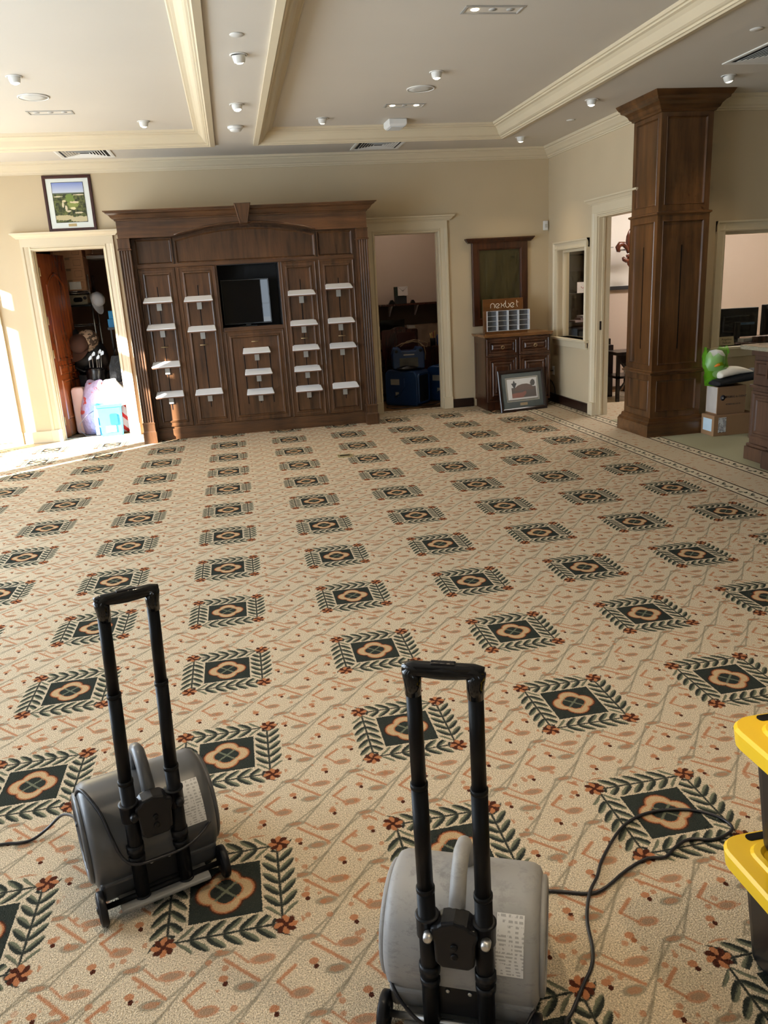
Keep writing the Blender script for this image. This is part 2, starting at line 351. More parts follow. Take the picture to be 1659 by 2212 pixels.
# ------------------------------------------------------------------ room shell
def wall(name, mat, axis, pos, th, u0, u1, z0, z1, holes=()):
    us = sorted({u0, u1, *[h[0] for h in holes], *[h[1] for h in holes]}); zs = sorted({z0, z1, *[h[2] for h in holes], *[h[3] for h in holes]})
    solid = lambda i, j: 0 <= i < len(us)-1 and 0 <= j < len(zs)-1 and not any(h[0] <= us[i]+1e-6 and us[i+1] <= h[1]+1e-6 and h[2] <= zs[j]+1e-6 and zs[j+1] <= h[3]+1e-6 for h in holes)
    P = (lambda u, w_, z: (u, pos+w_, z)) if axis == 'x' else (lambda u, w_, z: (pos+w_, u, z))
    b = MB()
    for i in range(len(us)-1):
        for j in range(len(zs)-1):
            if not solid(i, j): continue
            a, c, e, f = us[i], us[i+1], zs[j], zs[j+1]
            b.add([P(a, 0, e), P(c, 0, e), P(c, 0, f), P(a, 0, f)], [(0, 1, 2, 3)]); b.add([P(a, th, e), P(c, th, e), P(c, th, f), P(a, th, f)], [(3, 2, 1, 0)])
            for di, dj, q in ((-1, 0, ((a, e), (a, f))), (1, 0, ((c, e), (c, f))), (0, -1, ((a, e), (c, e))), (0, 1, ((a, f), (c, f)))):
                if not solid(i+di, j+dj):
                    b.add([P(q[0][0], 0, q[0][1]), P(q[1][0], 0, q[1][1]), P(q[1][0], th, q[1][1]), P(q[0][0], th, q[0][1])], [(0, 1, 2, 3)])
    return struct(b.build(name, mat))
H = 3.2
struct(MB().add([(-4.2, -4.5, 0), (9.2, -4.5, 0), (9.2, 13.0, 0), (-4.2, 13.0, 0)], [(0, 1, 2, 3)]).build('floor', CARPET), 'cream carpet with dark green floral medallions and golf clubs')
wall('wall_back', WALL, 'x', 10.25, .15, -4.0, 4.16, 0, H, [(-3.72, -2.80, 0, 2.26), (-2.22, -1.40, 0, 2.26), (1.84, 2.68, 0, 2.26)])
wall('wall_right', WALL, 'y', 4.16, .15, 7.88, 10.40, 0, H, [(9.10, 9.92, .87, 1.94), (7.97, 8.78, 0, 2.25)])
wall('wall_window', WALL, 'x', 7.55, .15, 4.625, 9.0, 0, H, [(4.93, 7.2, .83, 1.97)])
wall('wall_left', WALL, 'y', -4.15, .15, -4.45, 10.40, 0, H, [(y0, y1, .1, 2.57) for y0, y1 in LEFT_WIN])
wall('wall_front', WALL, 'x', -4.45, .15, -4.0, 9.0, 0, H, [(.88, 1.14, .6, 2.1)])
wall('wall_side', WALL, 'y', 9.0, .15, -4.45, 11.0, 0, H)
wall('wall_office_back', PINK, 'x', 10.95, .1, 4.31, 9.0, 0, H)
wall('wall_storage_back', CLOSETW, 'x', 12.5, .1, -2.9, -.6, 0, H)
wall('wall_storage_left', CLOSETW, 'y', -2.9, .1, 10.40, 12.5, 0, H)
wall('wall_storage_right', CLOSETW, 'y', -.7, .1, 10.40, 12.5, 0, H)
wall('wall_closet_back', PINK, 'x', 12.2, .1, 1.2, 3.5, 0, H)
wall('wall_closet_left', PINK, 'y', 1.2, .1, 10.40, 12.2, 0, H)
wall('wall_closet_right', PINK, 'y', 3.3, .1, 10.40, 12.2, 0, H)
# unseen wall added outside to keep the low sun off the front windows
wall('wall_sun_blocker', plain('sun_blocker_stucco', (.6, .55, .47), .9), 'y', -12.0, .4, -22, .3, -.5, 7.5)
struct(MB().add([(-40, -40, -.12), (-4.2, -40, -.12), (-4.2, 30, -.12), (-40, 30, -.12)], [(0, 1, 2, 3)]).build('ground_outside', plain('outdoor_paving', (.35, .34, .31), .9)))
struct(MB().add([(-4.1, -40, -.12), (12, -40, -.12), (12, -4.5, -.12), (-4.1, -4.5, -.12)], [(0, 1, 2, 3)]).build('ground_entrance', plain('entrance_paving', (.35, .34, .31), .9)))
# ceiling with two shallow trays
TR = [(-3.35, -.02, -3.2, 9.40), (.45, 3.26, -3.2, 9.40)]; HT = 3.325
cb = MB(); xs = sorted({-4.2, 9.2, *[t[0] for t in TR], *[t[1] for t in TR]}); ys = [-4.5, -3.2, 9.40, 13.0]
for i in range(len(xs)-1):
    for j in range(3):
        t = next((t for t in TR if t[0] <= xs[i]+1e-6 and xs[i+1] <= t[1]+1e-6 and j == 1), None); z = HT if t else H
        cb.add([(xs[i], ys[j], z), (xs[i+1], ys[j], z), (xs[i+1], ys[j+1], z), (xs[i], ys[j+1], z)], [(3, 2, 1, 0)])
for x0, x1, y0, y1 in TR:
    for p, q in (((x0, y0), (x1, y0)), ((x1, y0), (x1, y1)), ((x1, y1), (x0, y1)), ((x0, y1), (x0, y0))):
        cb.add([(*p, H), (*q, H), (*q, HT), (*p, HT)], [(0, 1, 2, 3)])
struct(cb.build('ceiling', CEIL), 'pale ceiling with two shallow recessed trays')
struct(MB().box(-4.2, 9.2, -4.5, 13, 3.42, 3.5).build('roof_slab', CEIL))
# tray mouldings (path runs so that the inside of the tray is to the left)
tp = [(-.03, 3.2), (-.03, 3.178), (.02, 3.172), (.03, 3.182), (.042, 3.184), (.046, 3.198), (.06, 3.202), (.075, 3.212), (.088, 3.232), (.106, 3.262), (.128, 3.283), (.15, 3.29), (.152, 3.302), (.168, 3.305), (.178, 3.325), (-.005, 3.326), (-.005, 3.2)]
for i, (x0, x1, y0, y1) in enumerate(TR):
    struct(MB().sweep(tp, [(x0, y0), (x1, y0), (x1, y1), (x0, y1)], True).build('trim_%d' % (i+1), TRIM), 'cream crown moulding around the %s ceiling tray' % ('left', 'right')[i])
# wall crown
cp = [(0, 3.07), (.014, 3.07), (.016, 3.082), (.028, 3.086), (.032, 3.1), (.05, 3.112), (.066, 3.135), (.088, 3.158), (.09, 3.17), (.108, 3.175), (.115, 3.2), (0, 3.2)]
struct(MB().sweep(cp, [(9.0, 7.55), (4.16, 7.55), (4.16, 10.25), (-4.0, 10.25)]).build('trim_3', TRIM), 'cream crown moulding along the tops of the walls')

def casing(idx, u0, u1, top, M, label, left=True, right=True):
    """door surround in local XZ plane (front toward -Y), M places it"""
    root = bpy.data.objects.new('trim_%d' % idx, None); col.objects.link(root); struct(root, label); root.matrix_world = M
    W = .112
    def jamb(x0, sgn):   # moulded board, profile in x,y swept up
        pr = [(0, 0), (0, -.018), (.012, -.022), (.02, -.016), (.03, -.016), (.05, -.02), (.075, -.022), (.085, -.032), (W, -.034), (W, 0)]
        poly = [(x0+sgn*a, b) for a, b in pr]
        MB().prism(poly, .15, top+.035, 'z').build('casing', TRIM, root)
        bxs = sorted((x0-sgn*.006, x0+sgn*(W+.008)))
        box('plinth_block', TRIM, root, bxs[0], bxs[1], -.044, 0, 0, .15, .003)
    if left: jamb(u0, -1)
    if right: jamb(u1, 1)
    MB().sweep([(0, top), (.02, top), (.024, top+.012), (.016, top+.02), (.016, top+.035), (0, top+.035)], [(u1+.01, 0), (u0-.01, 0)]).xf(Matrix.Scale(1, 4)).build('head_casing', TRIM, root)
    box('frieze', TRIM, root, u0-W, u1+W, -.03, 0, top+.035, top+.132)
    cpp = [(0, top+.125), (.036, top+.125), (.042, top+.137), (.05, top+.14), (.07, top+.165), (.086, top+.172), (.088, top+.188), (0, top+.188)]
    MB().sweep(cpp, [(u1+W, .0), (u1+W, -.001), (u0-W, -.001), (u0-W, .0)]).build('cornice', TRIM, root)
    # inner jamb lining and stop
    for x, s in ((u0, 1), (u1, -1)):
        a, b = sorted((x, x+s*.012)); box('jamb_lining', TRIM, root, a, b, 0, .15, 0, top)
        a, b = sorted((x+s*.012, x+s*.024)); box('door_stop', TRIM, root, a, b, .05, .075, 0, top-.012)
    box('head_lining', TRIM, root, u0+.012, u1-.012, 0, .15, top-.012, top)
    return root
MBK = Matrix.Translation((0, 10.25, 0))
casing(4, -2.22, -1.40, 2.26, MBK, 'cream casing around the storage closet doorway')
casing(5, 1.84, 2.68, 2.26, MBK, 'cream casing around the narrow office doorway')
casing(6, -3.72, -2.80, 2.26, MBK, 'cream casing around the closed cream door')
MRW = Matrix(((0, 1, 0, 4.16), (-1, 0, 0, 0), (0, 0, 1, 0), (0, 0, 0, 1)))   # local x -> -Y, local y -> +X
casing(7, -8.78, -7.97, 2.25, MRW, 'cream casing around the office doorway behind the column', right=False)
box('strike_plate', BLACKW, bpy.data.objects['trim_7'], -8.766, -8.758, .03, .065, 1.0, 1.1)
# closed cream door
d3 = MB(); d3.rect_rings(-3.70, -2.815, .01, 2.245, [(0, 10.40), (0, 10.37), (.11, 10.37), (.12, 10.385), (.15, 10.378)]); d3.rect_rings(-3.70, -2.815, .01, 2.245, [(0, 10.40), (.4, 10.40)])
d3o = struct(d3.build('door_1', plain('cream_door_paint', srgb(214, 203, 158), .5, .03)), 'closed cream panelled door')
lev = MB().lathe([(.026, 0), (.026, .008), (.01, .012), (.009, .045)], 16, Matrix.Translation((-2.87, 10.37, .97)) @ Matrix.Rotation(R(90), 4, 'X'))
lev.tube([(-2.87, 10.328, .97), (-2.89, 10.322, .968), (-2.93, 10.322, .96), (-2.98, 10.325, .955)], .008, 8); lev.build('door_handle', STEEL, d3o)
# windows in the offices
def window(name, x0, x1, z0, z1, M, label, right=True, W=.1):
    root = bpy.data.objects.new(name, None); col.objects.link(root); struct(root, label); root.matrix_world = M
    pr = [(0, 0), (0, -.02), (.012, -.024), (.022, -.016), (.05, -.018), (.075, -.024), (.084, -.036), (W, -.038), (W, 0)]
    MB().prism([(x0-a, b) for a, b in pr], z0-.09, z1+W, 'z').build('window_casing', TRIM, root)
    if right: MB().prism([(x1+a, b) for a, b in pr], z0-.09, z1+W, 'z').build('window_casing', TRIM, root)
    hp = [(b_, a_) for a_, b_ in ((z1+a, -b) for a, b in pr)]
    MB().sweep(hp, [(x1+W, 0), (x0-W, 0)]).build('head_casing', TRIM, root)
    box('window_sill', TRIM, root, x0-W-.02, x1+W+.02, -.06, .15, z0-.03, z0, .006)
    box('apron', TRIM, root, x0-W, x1+W, -.02, 0, z0-.11, z0-.03, .003)
    g = NT('clear_glass_'+name); t = g.t.nodes
    mixn = t.new('ShaderNodeMixShader'); lw = t.new('ShaderNodeLayerWeight'); fz = g.mr(g.math('POWER', lw.outputs['Facing'], 4.0), 0, 1, .03, .6); tr = t.new('ShaderNodeBsdfTransparent'); gl = t.new('ShaderNodeBsdfGlossy'); gl.inputs['Roughness'].default_value = .02
    tr.inputs[0].default_value = (.95, .96, .95, 1)
    g.t.links.new(fz, mixn.inputs[0]); g.t.links.new(tr.outputs[0], mixn.inputs[1]); g.t.links.new(gl.outputs[0], mixn.inputs[2]); g.t.links.new(mixn.outputs[0], t['Material Output'].inputs[0])
    for s, nm in ((0, 'frame_bar'), (1, 'frame_bar')):
        xx = (x0, x0+.03) if s == 0 else (x1-.03, x1); box(nm, TRIM, root, *xx, .06, .1, z0, z1)
    box('frame_bar', TRIM, root, x0+.03, x1-.03, .06, .1, z1-.03, z1)
    box('pane', g.m, root, x0+.03, x1-.03, .078, .084, z0, z1-.03)
    return root
window('window_1', -9.92, -9.10, .87, 1.94, MRW, 'cream-framed office window by the corner')
window('window_2', 4.93, 7.2, .83, 1.97, Matrix.Translation((0, 7.55, 0)), 'wide cream-framed office window with monitors behind')
# left and front daylight windows (bars shape the sun patches)
k = 3
for y0, y1 in LEFT_WIN:
    m = MB(); wd = .02
    m.box(-4.12, -4.06, y0, y0+wd*.6, .1, 2.57); m.box(-4.12, -4.06, y1-wd*.6, y1, .1, 2.57)
    m.box(-4.12, -4.06, y0, y1, 2.13, 2.34); m.box(-4.12, -4.06, y0, y1, .1, .16)
    struct(m.build('window_%d' % k, TRIM), 'tall glazed opening in the daylight wall'); k += 1
m = MB()
m.box(.88, .90, -4.4, -4.34, .6, 2.1); m.box(1.12, 1.14, -4.4, -4.34, .6, 2.1); m.box(.90, 1.12, -4.4, -4.34, 1.3, 1.34); m.box(.90, 1.12, -4.4, -4.34, .6, .64)
struct(m.build('window_%d' % k, TRIM), 'narrow window behind the viewer')
# baseboards
box_b = lambda n_, *a: struct(MB().box(*a).build(n_, BASEB, None, .004))
box_b('baseboard_back', 2.80, 3.09, 10.225, 10.25, 0, .115)
box_b('baseboard_right', 4.135, 4.16, 8.905, 10.225, 0, .115)
box_b('baseboard_window', 4.62, 9.0, 7.525, 7.55, 0, .115)
struct(MB().box(-2.66, -2.34, 10.215, 10.25, 0, .14).build('baseboard_left', TRIM, None, .004))

# ------------------------------------------------------------------ wooden column
c0 = thing('wood_column', 'tall square panelled wood column with spreading cornice', 'column', (4.345, 7.60, 0)); c0['kind'] = 'thing'
def col_face(name, z0, z1, hx, mat, slot=None):
    for face in range(4):
        p = MB(); p.rect_rings(-hx, hx, z0, z1, [(0, -hx), (.055, -hx), (.06, -hx-.004), (.068, -hx+.012), (.074, -hx+.014)])
        p.xf(Matrix.Rotation(R(90*face), 4, 'Z')); o = p.build(name, mat, c0)
        if slot: s = MB().box(-.004, .004, -hx+.0135, -hx+.02, slot[0], slot[1]).xf(Matrix.Rotation(R(90*face), 4, 'Z') @ Matrix.Translation((0, -.003, 0))); s.build('slot', BLACKM, o)
hx = .275
col_face('base_panel', .19, .62, hx, COLW)
col_face('middle_panel', .66, 2.14, hx-.004, COLW, (.87, 1.86))
col_face('upper_panel', 2.17, 3.05, hx-.012, COLW)
sq = lambda h: [(-h, -h), (h, -h), (h, h), (-h, h)]
ringp = lambda prof: MB().rings([[(x, y, z) for x, y in sq(r)] for r, z in prof], True, True)
ringp([(.325, 0), (.325, .12), (.318, .128), (.312, .145), (.298, .155), (.292, .185), (.275, .192)]).build('base', COLH, c0)
ringp([(.272, .618), (.285, .622), (.30, .63), (.302, .645), (.285, .652), (.28, .664), (.27, .668)]).build('lower_band', COLH, c0)
ringp([(.268, 2.135), (.276, 2.14), (.288, 2.15), (.286, 2.162), (.272, 2.166), (.26, 2.172)]).build('upper_band', COLH, c0)
ringp([(.262, 3.03), (.278, 3.035), (.284, 3.05), (.30, 3.062), (.312, 3.09), (.335, 3.115), (.362, 3.13), (.366, 3.15), (.376, 3.156), (.392, 3.185), (.398, 3.1995)]).build('cornice', COLH, c0)

# ------------------------------------------------------------------ display cabinet wall unit
dc = thing('display_cabinet', 'large dark walnut display wall unit with arched top and fluted pilasters', 'cabinet', (0, 0, 0))
YF = 9.66
body = MB(); body.box(-1.15, -1.03, 9.60, 10.245, .0, 2.5); body.box(1.52, 1.64, 9.60, 10.245, 0, 2.5)
body.box(-1.03, 1.52, YF+.02, YF+.06, .13, 1.26); body.box(-1.03, -.125, YF+.02, YF+.06, 1.26, 1.97); body.box(.585, 1.52, YF+.02, YF+.06, 1.26, 1.97); body.box(-1.03, 1.52, YF+.02, YF+.06, 1.97, 2.5)
body.build('carcass', CAB, dc)
box('top_board', CABH, dc, -1.15, 1.64, 9.5, 10.245, 2.5, 2.53)
box('toe_kick', CABH, dc, -1.03, 1.52, 9.645, 9.675, 0, .13)
nich = MB(); nich.box(-.125, .585, 10.02, 10.04, 1.25, 1.975); nich.box(-.135, -.12, YF, 10.02, 1.25, 1.975); nich.box(.58, .595, YF, 10.02, 1.25, 1.975); nich.box(-.12, .58, YF, 10.02, 1.25, 1.262); nich.box(-.12, .58, YF, 10.02, 1.962, 1.975)
nich.build('tv_niche', plain('niche_black_paint', (.004, .004, .005), .6), dc)
# frame strips between doors
for x0, x1, z0, z1 in ((-1.03, -1.0, .13, 2.3), (-.588, -.562, .13, 2.0), (-.133, -.108, .13, 1.22), (-.137, -.117, 1.22, 1.99), (.588, .615, .13, 1.99), (1.03, 1.06, .13, 2.0), (1.482, 1.52, .13, 2.3)):
    box('stile', CAB, dc, x0, x1, YF-.004, YF+.03, z0, z1, .002)
for x0, x1, z0, z1 in ((-1.0, 1.482, 1.97, 2.005), (-1.0, 1.482, .125, .148), (-.108, .588, 1.215, 1.262)):
    box('rail', CABH, dc, x0, x1, YF-.006, YF+.03, z0, z1, .003)
def cab_door(x0, x1, z0, z1, slots, pull, cap=True):
    d = MB(); d.rect_rings(x0, x1, z0, z1, [(0, YF+.02), (0, YF-.012), (.006, YF-.018), (.016, YF-.018), (.022, YF-.012), (.05, YF-.012), (.056, YF-.02), (.07, YF-.022), (.078, YF-.004), (.085, YF-.002)], True)
    o = d.build('door', CAB, dc)
    for sx, a, b in slots: box('shelf_slot', BLACKM, o, sx-.005, sx+.005, YF-.0035, YF+.001, a, b)
    pm = MB(); px, pz = pull; pm.tube([(px-.042, YF-.022, pz), (px+.042, YF-.022, pz)], .0055, 8); pm.tube([(px-.028, YF-.002, pz), (px-.028, YF-.022, pz)], .004, 6); pm.tube([(px+.028, YF-.002, pz), (px+.028, YF-.022, pz)], .004, 6)
    pm.build('pull_handle', BRASS, o); return o
cab_door(-1.0, -.588, .15, 1.97, [(-.807, .355, 1.765)], (-.81, 1.09))
cab_door(-.562, -.133, .15, 1.97, [(-.355, .355, 1.76)], (-.362, 1.086))
cab_door(-.108, .588, .15, 1.215, [(.24, .355, 1.02), (.092, .352, 1.03), (.396, .35, 1.02)], (.236, 1.087))
cab_door(.615, 1.03, .15, 1.97, [(.828, .35, 1.765)], (.825, 1.085))
cab_door(1.06, 1.482, .15, 1.97, [(1.282, .325, 1.757)], (1.279, 1.085))
for x0, x1 in ((-1.0, -.588), (1.06, 1.482)):
    d = MB(); d.rect_rings(x0, x1, 2.005, 2.29, [(0, YF+.02), (0, YF-.006), (.012, YF-.006), (.02, YF+.004), (.024, YF+.012), (.03, YF+.014)], True); d.build('upper_panel', CAB, dc)
def arch_loop(ins, y, n=24):
    x0, x1, zb, zs, za = -.562+ins, 1.04-ins, 2.005+ins, 2.27-ins*1.0, 2.37-ins
    xm = (x0+x1)/2; h = za-zs; w2 = (x1-x0)/2; r = (w2*w2+h*h)/(2*h); cz = za-r
    pts = [(x0, y, zb), (x1, y, zb)]
    for i in range(n+1):
        x = x1+(x0-x1)*i/n; pts.append((x, y, cz+math.sqrt(max(0, r*r-(x-xm)**2))))
    return pts
MB().rings([arch_loop(i, y) for i, y in ((0, YF+.02), (0, YF-.004), (.012, YF-.004), (.02, YF+.006), (.024, YF+.013), (.03, YF+.015))]).build('arch_panel', CAB, dc)
# frieze with arched lower edge
def arch_z(x):
    if x <= -.55 or x >= 1.03: return 2.293
    xm = .24; w2 = .79; h = .105; r = (w2*w2+h*h)/(2*h); return 2.293+h-r+math.sqrt(max(0, r*r-(x-xm)**2))
NX = [-1.14+i*(2.77/60) for i in range(61)]
fr = MB(); lp = [(x, arch_z(x)) for x in NX]+[(1.63, 2.49), (-1.14, 2.49)]
fr.prism(lp, 9.47, 9.56); fr.build('frieze', CABH, dc)
bd = MB(); bd.tube([(x, 9.468, arch_z(x)+.012) for x in NX if -.58 < x < 1.06], .009, 6); bd.build('arch_bead', CABH, dc)
so = MB(); vs_ = []
for x in NX: vs_ += [(x, 9.56, arch_z(x)), (x, YF+.02, arch_z(x)-.0), (x, YF+.02, arch_z(x)+.03), (x, 9.56, arch_z(x)+.03)]
so.add(vs_, [(i*4+k, i*4+(k+1) % 4, (i+1)*4+(k+1) % 4, (i+1)*4+k) for i in range(60) for k in range(4)]); so.build('arch_soffit', CABH, dc)
ccp = [(0, 2.47), (.012, 2.472), (.016, 2.485), (.03, 2.49), (.045, 2.505), (.062, 2.53), (.088, 2.545), (.092, 2.557), (.106, 2.56), (.112, 2.572), (0, 2.572)]
MB().sweep(ccp, [(1.63, 10.24), (1.63, 9.47), (-1.14, 9.47), (-1.14, 10.24)][::-1][::-1]).build('crown', CABH, dc)
ks = MB(); kt = [(.142, 2.598), (.327, 2.598), (.277, 2.385), (.192, 2.385)]
def kl(ins, y): cx, cz = .2345, 2.49; return [(cx+(x-cx)*(1-ins*9), y, cz+(z-cz)*(1-ins*4.5)) for x, z in kt]
ks.rings([kl(0, 9.56), kl(0, 9.345), kl(.008, 9.335), kl(.016, 9.335), kl(.02, 9.342)], True); ks.build('keystone', CAB, dc)
for sx in (-1.09, 1.575):
    p = MB(); pts = [(-.062, .02), (-.062, -.0)]
    for k in range(4):
        c_x = -.042+k*.028
        pts += [(c_x-.010, 0), (c_x-.008, .008), (c_x, .011), (c_x+.008, .008), (c_x+.010, 0)]
    pts += [(.062, 0), (.062, .02)]
    poly = [(sx+a, 9.495+b) for a, b in pts]; poly = poly+[(sx+.062, 9.62), (sx-.062, 9.62)]
    p.prism(poly, .25, 2.17, 'z'); o = p.build('pilaster_shaft', CAB, dc)
    rg = lambda prof: MB().rings([[(sx-r, 9.495-(r-.062), z), (sx+r, 9.495-(r-.062), z), (sx+r, 9.62, z), (sx-r, 9.62, z)] for r, z in prof], True, True)
    rg([(.076, 0), (.076, .13), (.07, .138), (.066, .15), (.066, .225), (.070, .23), (.070, .242), (.062, .25)]).build('pilaster_base', CAB, dc)
    rg([(.062, 2.165), (.072, 2.168), (.072, 2.18), (.064, 2.186), (.064, 2.285), (.07, 2.293)]).build('pilaster_capital', CAB, dc)
# television
tv = thing('television', 'black flat television recessed in the walnut wall unit', 'television', (.185, 9.80, 1.285))
n_ = NT('tv_screen'); TVS = n_.out((.002, .002, .003), .015, spec=.3)
MB().rect_rings(-.285, .285, 0, .52, [(0, .05), (0, 0), (.004, -.004), (.016, -.004), (.018, .0)], True).build('bezel', BLACKG, tv, .002)
box('screen', TVS, tv, -.267, .267, -.002, .003, .018, .502)
st_ = MB(); st_.box(-.10, .10, -.06, .08, -.0225, -.014); st_.box(-.03, .03, .01, .03, -.014, .01); st_.build('stand', BLACKG, tv)

# white slanted shelves hooked into the slots
SHELF = plain('white_shelf_laminate', (.84, .86, .9), .25, .02)
EDGE = plain('shelf_brown_edge', srgb(110, 78, 60), .5)
GREYM = plain('grey_bracket_metal', (.42, .42, .40), .4, .05, metal=.5)
sh0 = thing('display_shelf', 'x', 'shelf', (0, 0, 0))
tl = MB(); D, TZ = .13, R(22)
def topl(dx, z): return [(-.163+dx, -D, z), (-.155+dx, -D-.004, z), (.155-dx, -D-.004, z), (.163-dx, -D, z), (.15-dx, 0, z), (-.15+dx, 0, z)]
def tilt(m): return m.xf(Matrix.Rotation(TZ, 4, 'X'))
tilt(MB().rings([topl(0, .0), topl(0, .006), topl(.006, .010)], True)).build('board', SHELF, sh0)
tilt(MB().rings([topl(.002, -.014), topl(.001, 0)], True)).build('underside', EDGE, sh0)
br = MB(); br.box(-.027, .027, -.018, -.010, -.142, -.03); br.box(-.004, .004, -.012, .01, -.14, -.03); br.add([(-.02, -.08, -.05), (.02, -.08, -.05), (.02, -.012, -.05), (-.02, -.012, -.05), (-.02, -.08, -.042), (.02, -.08, -.042), (.02, -.012, -.03), (-.02, -.012, -.03)], [(0, 1, 2, 3), (4, 7, 6, 5), (0, 4, 5, 1), (1, 5, 6, 2), (2, 6, 7, 3), (3, 7, 4, 0)])
br.build('bracket', GREYM, sh0)
ordw = {1: 'topmost', 2: 'second from the top', 3: 'third from the top', 4: 'fourth from the top', 5: 'lowest'}
panels = [(-.812, [1.617, 1.318, .89, .543], 'leftmost cabinet door'), (-.36, [1.607, 1.27, .538], 'door left of the television'), (.24, [.979, .73, .494], 'door under the television'),
          (.826, [1.608, 1.263, .975, .726, .487], 'door right of the television'), (1.272, [1.657, 1.263, .969, .49], 'rightmost cabinet door')]
first = True
for x, zs_, where in panels:
    for i, z in enumerate(zs_):
        o = sh0 if first else copy_tree(sh0); first = False
        o.location = (x, YF-.0035, z+.027)
        pos = 'lowest' if i == len(zs_)-1 else ordw[i+1]
        tag(o, 'white slanted shelf, %s on the %s' % (pos, where), 'shelf', 'slanted shelves on the walnut wall unit')

# ------------------------------------------------------------------ dresser, mirror board, card rack, leaning poster
dr = thing('dresser', 'dark cherry cabinet with two drawers over two panelled doors', 'dresser', (3.545, 9.975, 0))
box('body', DRESS, dr, -.43, .43, -.245, .255, .10, .925)
box('plinth', DRESS, dr, -.415, .415, -.225, .255, 0, .10)
for s in (-1, 1): MB().rect_rings(-.23, .23, .13, .9, [(0, -.002), (.05, -.002), (.06, .008), (.07, .01)]).xf(Matrix.Translation((s*.432, .005, 0)) @ Matrix.Rotation(R(-90 if s < 0 else 90), 4, 'Z')).build('side_panel', DRESS, dr)
MB().rings([[(x*a, y*b-(.005), z) for x, y in ((-1, -1), (1, -1), (1, 1), (-1, 1))] for a, b, z in ((.44, .258, .925), (.452, .262, .93), (.455, .264, .945), (.462, .268, .95), (.462, .268, .962))], True).build('top', TOPW, dr)
def ring_front(name, x0, x1, z0, z1, deep):
    pr = [(0, -.245), (0, -.262), (.006, -.266), (.02, -.266), (.03, -.258), (.034, -.258), (.04, -.266), (.055, -.266), (.064, -.254), (.07, -.254), (.085, -.266)]
    if deep: pr += [(.095, -.266), (.102, -.258), (.108, -.258), (.125, -.266)]
    o = MB().rect_rings(x0, x1, z0, z1, pr).build(name, DRESS, dr)
    for k_, ins in enumerate((.004, .022, .042) + ((.086, .126) if deep else (.086,))):
        if x1-x0-2*ins < .05 or z1-z0-2*ins < .02: continue
        MB().tube([(x0+ins, -.2655, z0+ins), (x1-ins, -.2655, z0+ins), (x1-ins, -.2655, z1-ins), (x0+ins, -.2655, z1-ins)], .0028, 4, True).build('worn_edge', DRESSGLAZE, o)
    return o
for s in (-1, 1):
    xa, xb = sorted((s*.012, s*.425))
    d = ring_front('drawer', xa, xb, .70, .91, False); xc = (xa+xb)/2
    k2 = MB().lathe([(.014, 0), (.014, .006), (.006, .01), (.006, .02)], 14, Matrix.Translation((xc, -.258, .81)) @ Matrix.Rotation(R(90), 4, 'X')); k2.build('pull_rose', BRASS, d)
    MB().tube([(xc+.02*math.cos(t*.5236), -.282, .802+.02*math.sin(t*.5236)) for t in range(12)], .0035, 6, True).build('pull_ring', BRASS, d)
    ring_front('door', xa, xb, .11, .685, True)
# mirror board
mb_ = thing('wall_board', 'dark wood framed board with cornice and olive film hanging above the dresser', 'framed board', (3.48, 10.2485, 1.05))
fbm = MB(); fbm.rect_rings(-.375, .375, 0, 1.05, [(0, 0), (0, -.045), (.012, -.05), (.085, -.05), (.092, -.042), (.1, -.04), (.106, -.018)], True); fbm.build('frame', DRESS, mb_)
MB().sweep([(0, 1.04), (.052, 1.04), (.06, 1.052), (.07, 1.058), (.082, 1.078), (.09, 1.082), (.09, 1.096), (0, 1.096)], [(.37, 0), (.37, -.002), (-.37, -.002), (-.37, 0)]).build('cornice', DRESS, mb_)
n_ = NT('olive_film'); P_ = n_.tc.outputs['Object']; wv_ = n_.noise(n_.vm('MULTIPLY', P_, (4, 4, 1.3)), 1.6, 2)
n_.bump(wv_, .9, .06); OLIVE = n_.out(n_.mix(wv_, srgb(44, 38, 18), srgb(88, 78, 44)), .28, spec=.6)
box('film', OLIVE, mb_, -.272, .31, -.022, -.015, .08, .975)
# card rack
rk = thing('card_rack', 'wooden card rack with lettered header and clear sixteen-pocket tray on the dresser', 'display rack', (3.44, 9.98, .962), R(-3))
AMB = wood('amber_wood', srgb(92, 54, 22), srgb(134, 84, 38), .3, axis='x')
box('back_board', AMB, rk, -.275, .26, -.01, .004, .0, .43, .003)
box('header', AMB, rk, -.275, .25, -.02, -.01, .285, .43, .002)
box('side_board', AMB, rk, -.275, -.245, -.075, -.01, 0, .285)
box('base', AMB, rk, -.275, .29, -.095, -.01, .0, .03, .002)
LETTER = plain('cream_letter', (.85, .76, .6), .4)
def stroke(nm, pts, r=.0042): MB().tube([(x, -.0245, z) for x, z in pts], r, 6).build(nm, LETTER, rk, 0)
def A(cx, cz, r, a0, a1, n=10): return arc(cx, cz, r, a0, a1, n)
zb = .318; xh = .026
lx = -.175
stroke('letter_n', [(lx, zb), (lx, zb+.035)]+A(lx+.026, zb+.032, .026, 175, 5)+[(lx+.052, zb)])
lx = -.082; stroke('letter_e', [(lx-.008, zb+.014)]+A(lx, zb+xh, .027, 25, 320, 14))
lx = -.017; stroke('letter_x', [(lx-.022, zb+.056), (lx-.006, zb+.03), (lx+.01, zb+.028), (lx+.026, zb)]); stroke('letter_x', [(lx+.03, zb+.056), (lx+.008, zb+.028), (lx-.014, zb+.026), (lx-.022, zb)])
lx = .048; stroke('letter_b', [(lx-.026, zb+.085), (lx-.026, zb+.026)]+A(lx, zb+.026, .026, 180, 430, 14))
lx = .112; stroke('letter_e', [(lx-.008, zb+.014)]+A(lx, zb+xh, .027, 25, 320, 14))
